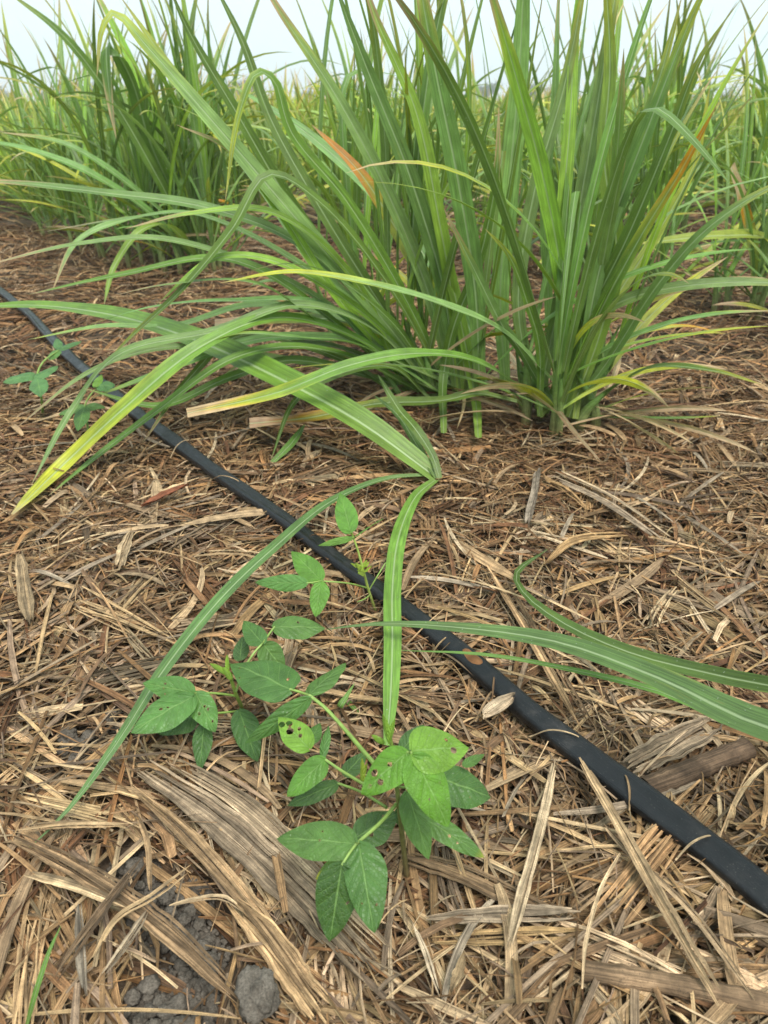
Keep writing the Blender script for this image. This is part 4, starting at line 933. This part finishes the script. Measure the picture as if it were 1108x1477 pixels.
b1 = empty('bean_plant', PZ(588, 1272, 0), 'largest bean plant with bright green top leaves in front of the black hose', 'bean plant')
z0 = b1.location
petiole(b1, [(588, 1272, -.01), (580, 1205, .05), (572, 1130, .105), (566, 1080, .145), (560, 1052, .165)], .0026, .0014, 'stem', [(.10, .065, .03), (.16, .17, .045), (.18, .28, .05)], 20)
petiole(b1, [(572, 1160, .082), (545, 1190, .095), (514, 1217, .098)], .0017, .0013)
petiole(b1, [(514, 1217, .098), (503, 1232, .096), (493, 1248, .092)], .0012, .001, 'petiolule')
leaflet(b1, (512, 1217), (399, 1209), 62, .098, .082, MD, holes=H(2))
leaflet(b1, (518, 1218), (540, 1346), 66, .098, .070, (.052, .16, .034), holes=H(2), roll=-.1)
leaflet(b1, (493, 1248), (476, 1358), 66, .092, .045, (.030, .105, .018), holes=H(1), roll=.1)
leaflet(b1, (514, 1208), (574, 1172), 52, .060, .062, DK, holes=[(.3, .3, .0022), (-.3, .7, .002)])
leaflet(b1, (496, 1240), (455, 1268), 26, .055, .045, (.13, .24, .03), yel=.3)
petiole(b1, [(566, 1090, .14), (580, 1086, .155), (593, 1085, .162)], .0016, .0012)
leaflet(b1, (594, 1083), (676, 1078), 74, .162, .150, BR, holes=[(.15, .72, .0026), (-.4, .6, .0014)], round_=.62, roll=-.15)
leaflet(b1, (596, 1090), (647, 1193), 64, .160, .118, (.10, .27, .024), holes=H(2), sag=.15)
leaflet(b1, (587, 1086), (522, 1146), 58, .160, .130, (.105, .285, .026), holes=[(.2, .35, .002), (-.3, .6, .0026), (.5, .6, .003), (0, .8, .0016)], sag=.16)
petiole(b1, [(572, 1135, .10), (600, 1135, .085), (634, 1122, .076)], .0012, .001)
leaflet(b1, (632, 1122), (708, 1150), 66, .075, .055, (.042, .14, .03), holes=H(1))
leaflet(b1, (588, 1143), (619, 1240), 44, .095, .055, MD)
petiole(b1, [(575, 1170, .075), (592, 1178, .06), (612, 1180, .055)], .0012, .001)
leaflet(b1, (612, 1180), (699, 1237), 36, .055, .035, MD, holes=[(.1, .45, .0014), (.3, .55, .001)], yel=.13)
leaflet(b1, (668, 1104), (699, 1088), 16, .08, .085, MD)
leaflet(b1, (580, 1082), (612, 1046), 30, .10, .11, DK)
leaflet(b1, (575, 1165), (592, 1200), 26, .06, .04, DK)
# folded buds at the tip
for a in (((560, 1070), (552, 1030), 14, .160, .185, .9), ((562, 1072), (570, 1036), 12, .160, .182, -.9), ((555, 1072), (536, 1060), 9, .155, .165, .5)):
    leaflet(b1, a[0], a[1], a[2], a[3], a[4], (.21, .36, .035), roll=a[5], cup=.7, name='bud_leaf')
# the long side shoot
petiole(b1, [(568, 1130, .105), (536, 1097, .105), (500, 1055, .10), (468, 1020, .10), (446, 1003, .10)], .0022, .0016, 'side_shoot')
petiole(b1, [(446, 1003, .10), (432, 998, .10), (418, 994, .10)], .0014, .0012, 'petiolule')
leaflet(b1, (446, 1002), (499, 957), 36, .10, .095, MD, roll=.35)
leaflet(b1, (419, 995), (333, 957), 74, .10, .085, (.05, .165, .034), round_=.6, holes=[(.4, .15, .0022), (-.7, .7, .0014), (-.2, .8, .001)], roll=-.1)
leaflet(b1, (446, 1008), (354, 1072), 30, .10, .055, (.07, .19, .035), sag=.22, roll=.7)
petiole(b1, [(545, 1142, .095), (518, 1127, .09), (490, 1110, .085), (470, 1096, .082)], .0016, .0012)
petiole(b1, [(558, 1165, .07), (520, 1142, .06), (488, 1130, .05)], .0014, .0011)
leaflet(b1, (446, 1080), (402, 1034), 44, .080, .090, BR, holes=[(-.2, .55, .0035), (.3, .7, .003), (.1, .35, .002), (.5, .5, .002), (-.4, .8, .003)])
leaflet(b1, (469, 1096), (414, 1149), 42, .082, .058, (.10, .26, .035), sag=.15)
leaflet(b1, (466, 1093), (474, 1046), 18, .082, .09, (.075, .20, .04), roll=.5)
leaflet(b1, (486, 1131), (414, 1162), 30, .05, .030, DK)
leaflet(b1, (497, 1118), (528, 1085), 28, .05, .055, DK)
leaflet(b1, (446, 1072), (462, 1043), 24, .07, .075, (.07, .16, .03))
for a in (((521, 1130), (522, 1092), 12, .088, .11, .8), ((522, 1128), (530, 1100), 9, .088, .105, -.8)):
    leaflet(b1, a[0], a[1], a[2], a[3], a[4], (.30, .38, .03), roll=a[5], cup=.7, name='bud_leaf')

b2 = empty('bean_plant', PZ(353, 1038, 0), 'low bean plant with matt green leaves beside the long drooping blade', 'bean plant')
petiole(b2, [(353, 1038, -.01), (348, 1018, .025), (340, 1000, .05), (332, 975, .075)], .0026, .0018, 'stem', [(.12, .09, .035), (.18, .22, .045), (.22, .32, .05)])
petiole(b2, [(343, 1004, .045), (310, 1000, .06), (280, 1000, .07)], .0014, .0011)
leaflet(b2, (279, 999), (206, 985), 38, .070, .075, (.075, .215, .042), holes=H(3), roll=.3)
leaflet(b2, (278, 1005), (188, 1058), 58, .070, .060, (.085, .225, .045), holes=[(.3, .5, .0016), (.1, .4, .001)])
leaflet(b2, (282, 999), (311, 1056), 40, .070, .045, (.08, .225, .04), holes=H(4))
petiole(b2, [(350, 1025, .02), (320, 1028, .03), (284, 1030, .038)], .0013, .001)
leaflet(b2, (284, 1030), (228, 1058), 40, .038, .03, DK)
leaflet(b2, (295, 1043), (289, 1112), 30, .036, .012, (.04, .135, .032), sag=.2)
leaflet(b2, (345, 1025), (371, 1099), 42, .030, .014, (.042, .13, .03), holes=H(1))
petiole(b2, [(340, 998, .055), (355, 960, .075), (368, 940, .085), (379, 928, .09)], .0014, .0011)
leaflet(b2, (379, 928), (351, 896), 32, .09, .088, (.06, .18, .036), roll=.2)
petiole(b2, [(379, 928, .09), (388, 915, .091), (396, 904, .092)], .0011, .001, 'petiolule')
leaflet(b2, (395, 905), (470, 906), 44, .092, .080, MD, holes=[(-.4, .5, .0018)])
leaflet(b2, (380, 929), (410, 968), 40, .088, .060, MD)
leaflet(b2, (346, 952), (350, 918), 24, .06, .065, DK)
for a in (((325, 972), (302, 957), 10, .078, .088, .8), ((330, 968), (328, 944), 9, .08, .095, -.8), ((334, 980), (322, 962), 10, .075, .085, .3)):
    leaflet(b2, a[0], a[1], a[2], a[3], a[4], (.21, .34, .03), roll=a[5], cup=.7, name='bud_leaf')

b3 = empty('bean_plant', PZ(546, 895, 0), 'slender young bean plant growing up against the black hose', 'bean plant')
petiole(b3, [(546, 895, -.01), (538, 870, .025), (532, 852, .045), (523, 818, .08), (515, 790, .105), (507, 768, .125)], .0022, .0012, 'stem', [(.17, .16, .05), (.24, .30, .06), (.26, .36, .07)], 20)
leaflet(b3, (506, 767), (491, 711), 34, .125, .145, (.10, .275, .035), V=(0, -.8, .6))
leaflet(b3, (511, 775), (553, 748), 11, .12, .13, (.13, .28, .04), roll=.8)
leaflet(b3, (508, 776), (459, 787), 11, .12, .11, (.15, .29, .05), roll=.7)
petiole(b3, [(530, 848, .048), (500, 841, .075), (462, 838, .085)], .0012, .0010)
petiole(b3, [(462, 838, .085), (452, 840, .086), (442, 841, .086)], .001, .0009, 'petiolule')
leaflet(b3, (463, 837), (421, 795), 36, .085, .098, (.095, .265, .033), V=(0, -.6, .8))
leaflet(b3, (442, 841), (368, 840), 26, .086, .080, (.095, .23, .05), roll=.5)
leaflet(b3, (463, 840), (455, 890), 30, .085, .062, (.10, .275, .035))
petiole(b3, [(533, 850, .047), (545, 830, .065), (556, 812, .07)], .001, .0008)
petiole(b3, [(534, 858, .04), (526, 864, .045), (516, 868, .05)], .001, .0007)
for i in range(9):
    x0, y0 = 523 + random.uniform(-4, 5), 822 + random.uniform(-5, 8)
    leaflet(b3, (x0, y0), (x0 + random.uniform(-14, 14), y0 + random.uniform(-14, 2)), random.uniform(6, 9), .078, .086, (.30, .40, .04), roll=random.uniform(-1, 1), cup=.5, name='bud_leaf')

b4 = empty('bean_plant', PZ(62, 600, 0), 'pale faint bean seedling behind the yellowing drooping cane leaf', 'bean plant')
petiole(b4, [(62, 600, -.01), (60, 575, .04), (53, 545, .085), (60, 525, .11), (85, 505, .12)], .003, .0015, 'stem')
PL = (.095, .225, .07)
leaflet(b4, (50, 540), (4, 552), 26, .09, .085, PL); leaflet(b4, (52, 545), (84, 528), 20, .09, .1, PL); leaflet(b4, (54, 546), (60, 572), 28, .09, .07, PL)
leaflet(b4, (84, 505), (118, 492), 14, .12, .125, PL); leaflet(b4, (84, 503), (82, 488), 14, .12, .13, PL); leaflet(b4, (83, 505), (72, 520), 18, .12, .11, (.13, .28, .06))
b5 = empty('bean_plant', PZ(128, 640, 0), 'small dark bean seedling under the arched cane leaves beside the hose', 'bean plant')
petiole(b5, [(128, 640, -.01), (126, 610, .03), (122, 586, .06), (140, 560, .09), (162, 556, .10)], .0025, .0012, 'stem')
leaflet(b5, (121, 585), (85, 598), 20, .06, .05, MD); leaflet(b5, (123, 585), (152, 588), 18, .06, .06, MD); leaflet(b5, (122, 587), (113, 622), 24, .06, .035, (.06, .18, .04))
leaflet(b5, (140, 557), (167, 556), 26, .1, .1, PL); leaflet(b5, (138, 558), (146, 540), 14, .1, .11, BR)

# a few blades of grass in the mulch at the edge of the path
for i, (pts, w_, lab) in enumerate([([(38, 1482, 0), (52, 1430, .03), (72, 1370, .05), (88, 1335, .055)], 8, 'single thin green grass blade rising beside the dark brown stalk'),
                                    ([(520, 1032, 0), (498, 1010, .02), (490, 1020, .03), (512, 985, .04)], 10, 'short green grass blade between the bean plant and the hose'),
                                    ([(392, 668, 0), (420, 640, .02), (440, 612, .035)], 12, 'short dark green blade lying under the ragged low leaf')]):
    e = empty('grass_blade', PZ(*pts[0]), lab, 'grass')
    L(e, pts, w_, 'z', V=(.3, -.5, .8), base=(.10, .21, .06), n=16)

# ------------------------------------------------------------------ humid air
hz = NT('humid_air'); pv = hz.n('ShaderNodeVolumePrincipled'); pv.inputs['Color'].default_value = (.985, .995, 1, 1); pv.inputs['Density'].default_value = .0030
hz.t.links.new(pv.outputs[0], hz.out.inputs['Volume'])
x0, x1, y0, y1, za, zb = -410, 410, -70, 510, -1.2, 14
hv = [(x, y, z) for z in (za, zb) for y in (y0, y1) for x in (x0, x1)]
hm = mesh_np('haze', hv, [(0, 2, 3, 1), (4, 5, 7, 6), (0, 1, 5, 4), (2, 6, 7, 3), (0, 4, 6, 2), (1, 3, 7, 5)], hz.m, smooth=False)
tag(obj('haze', hm), 'thin humid air over the whole field', 'haze', kind='stuff')
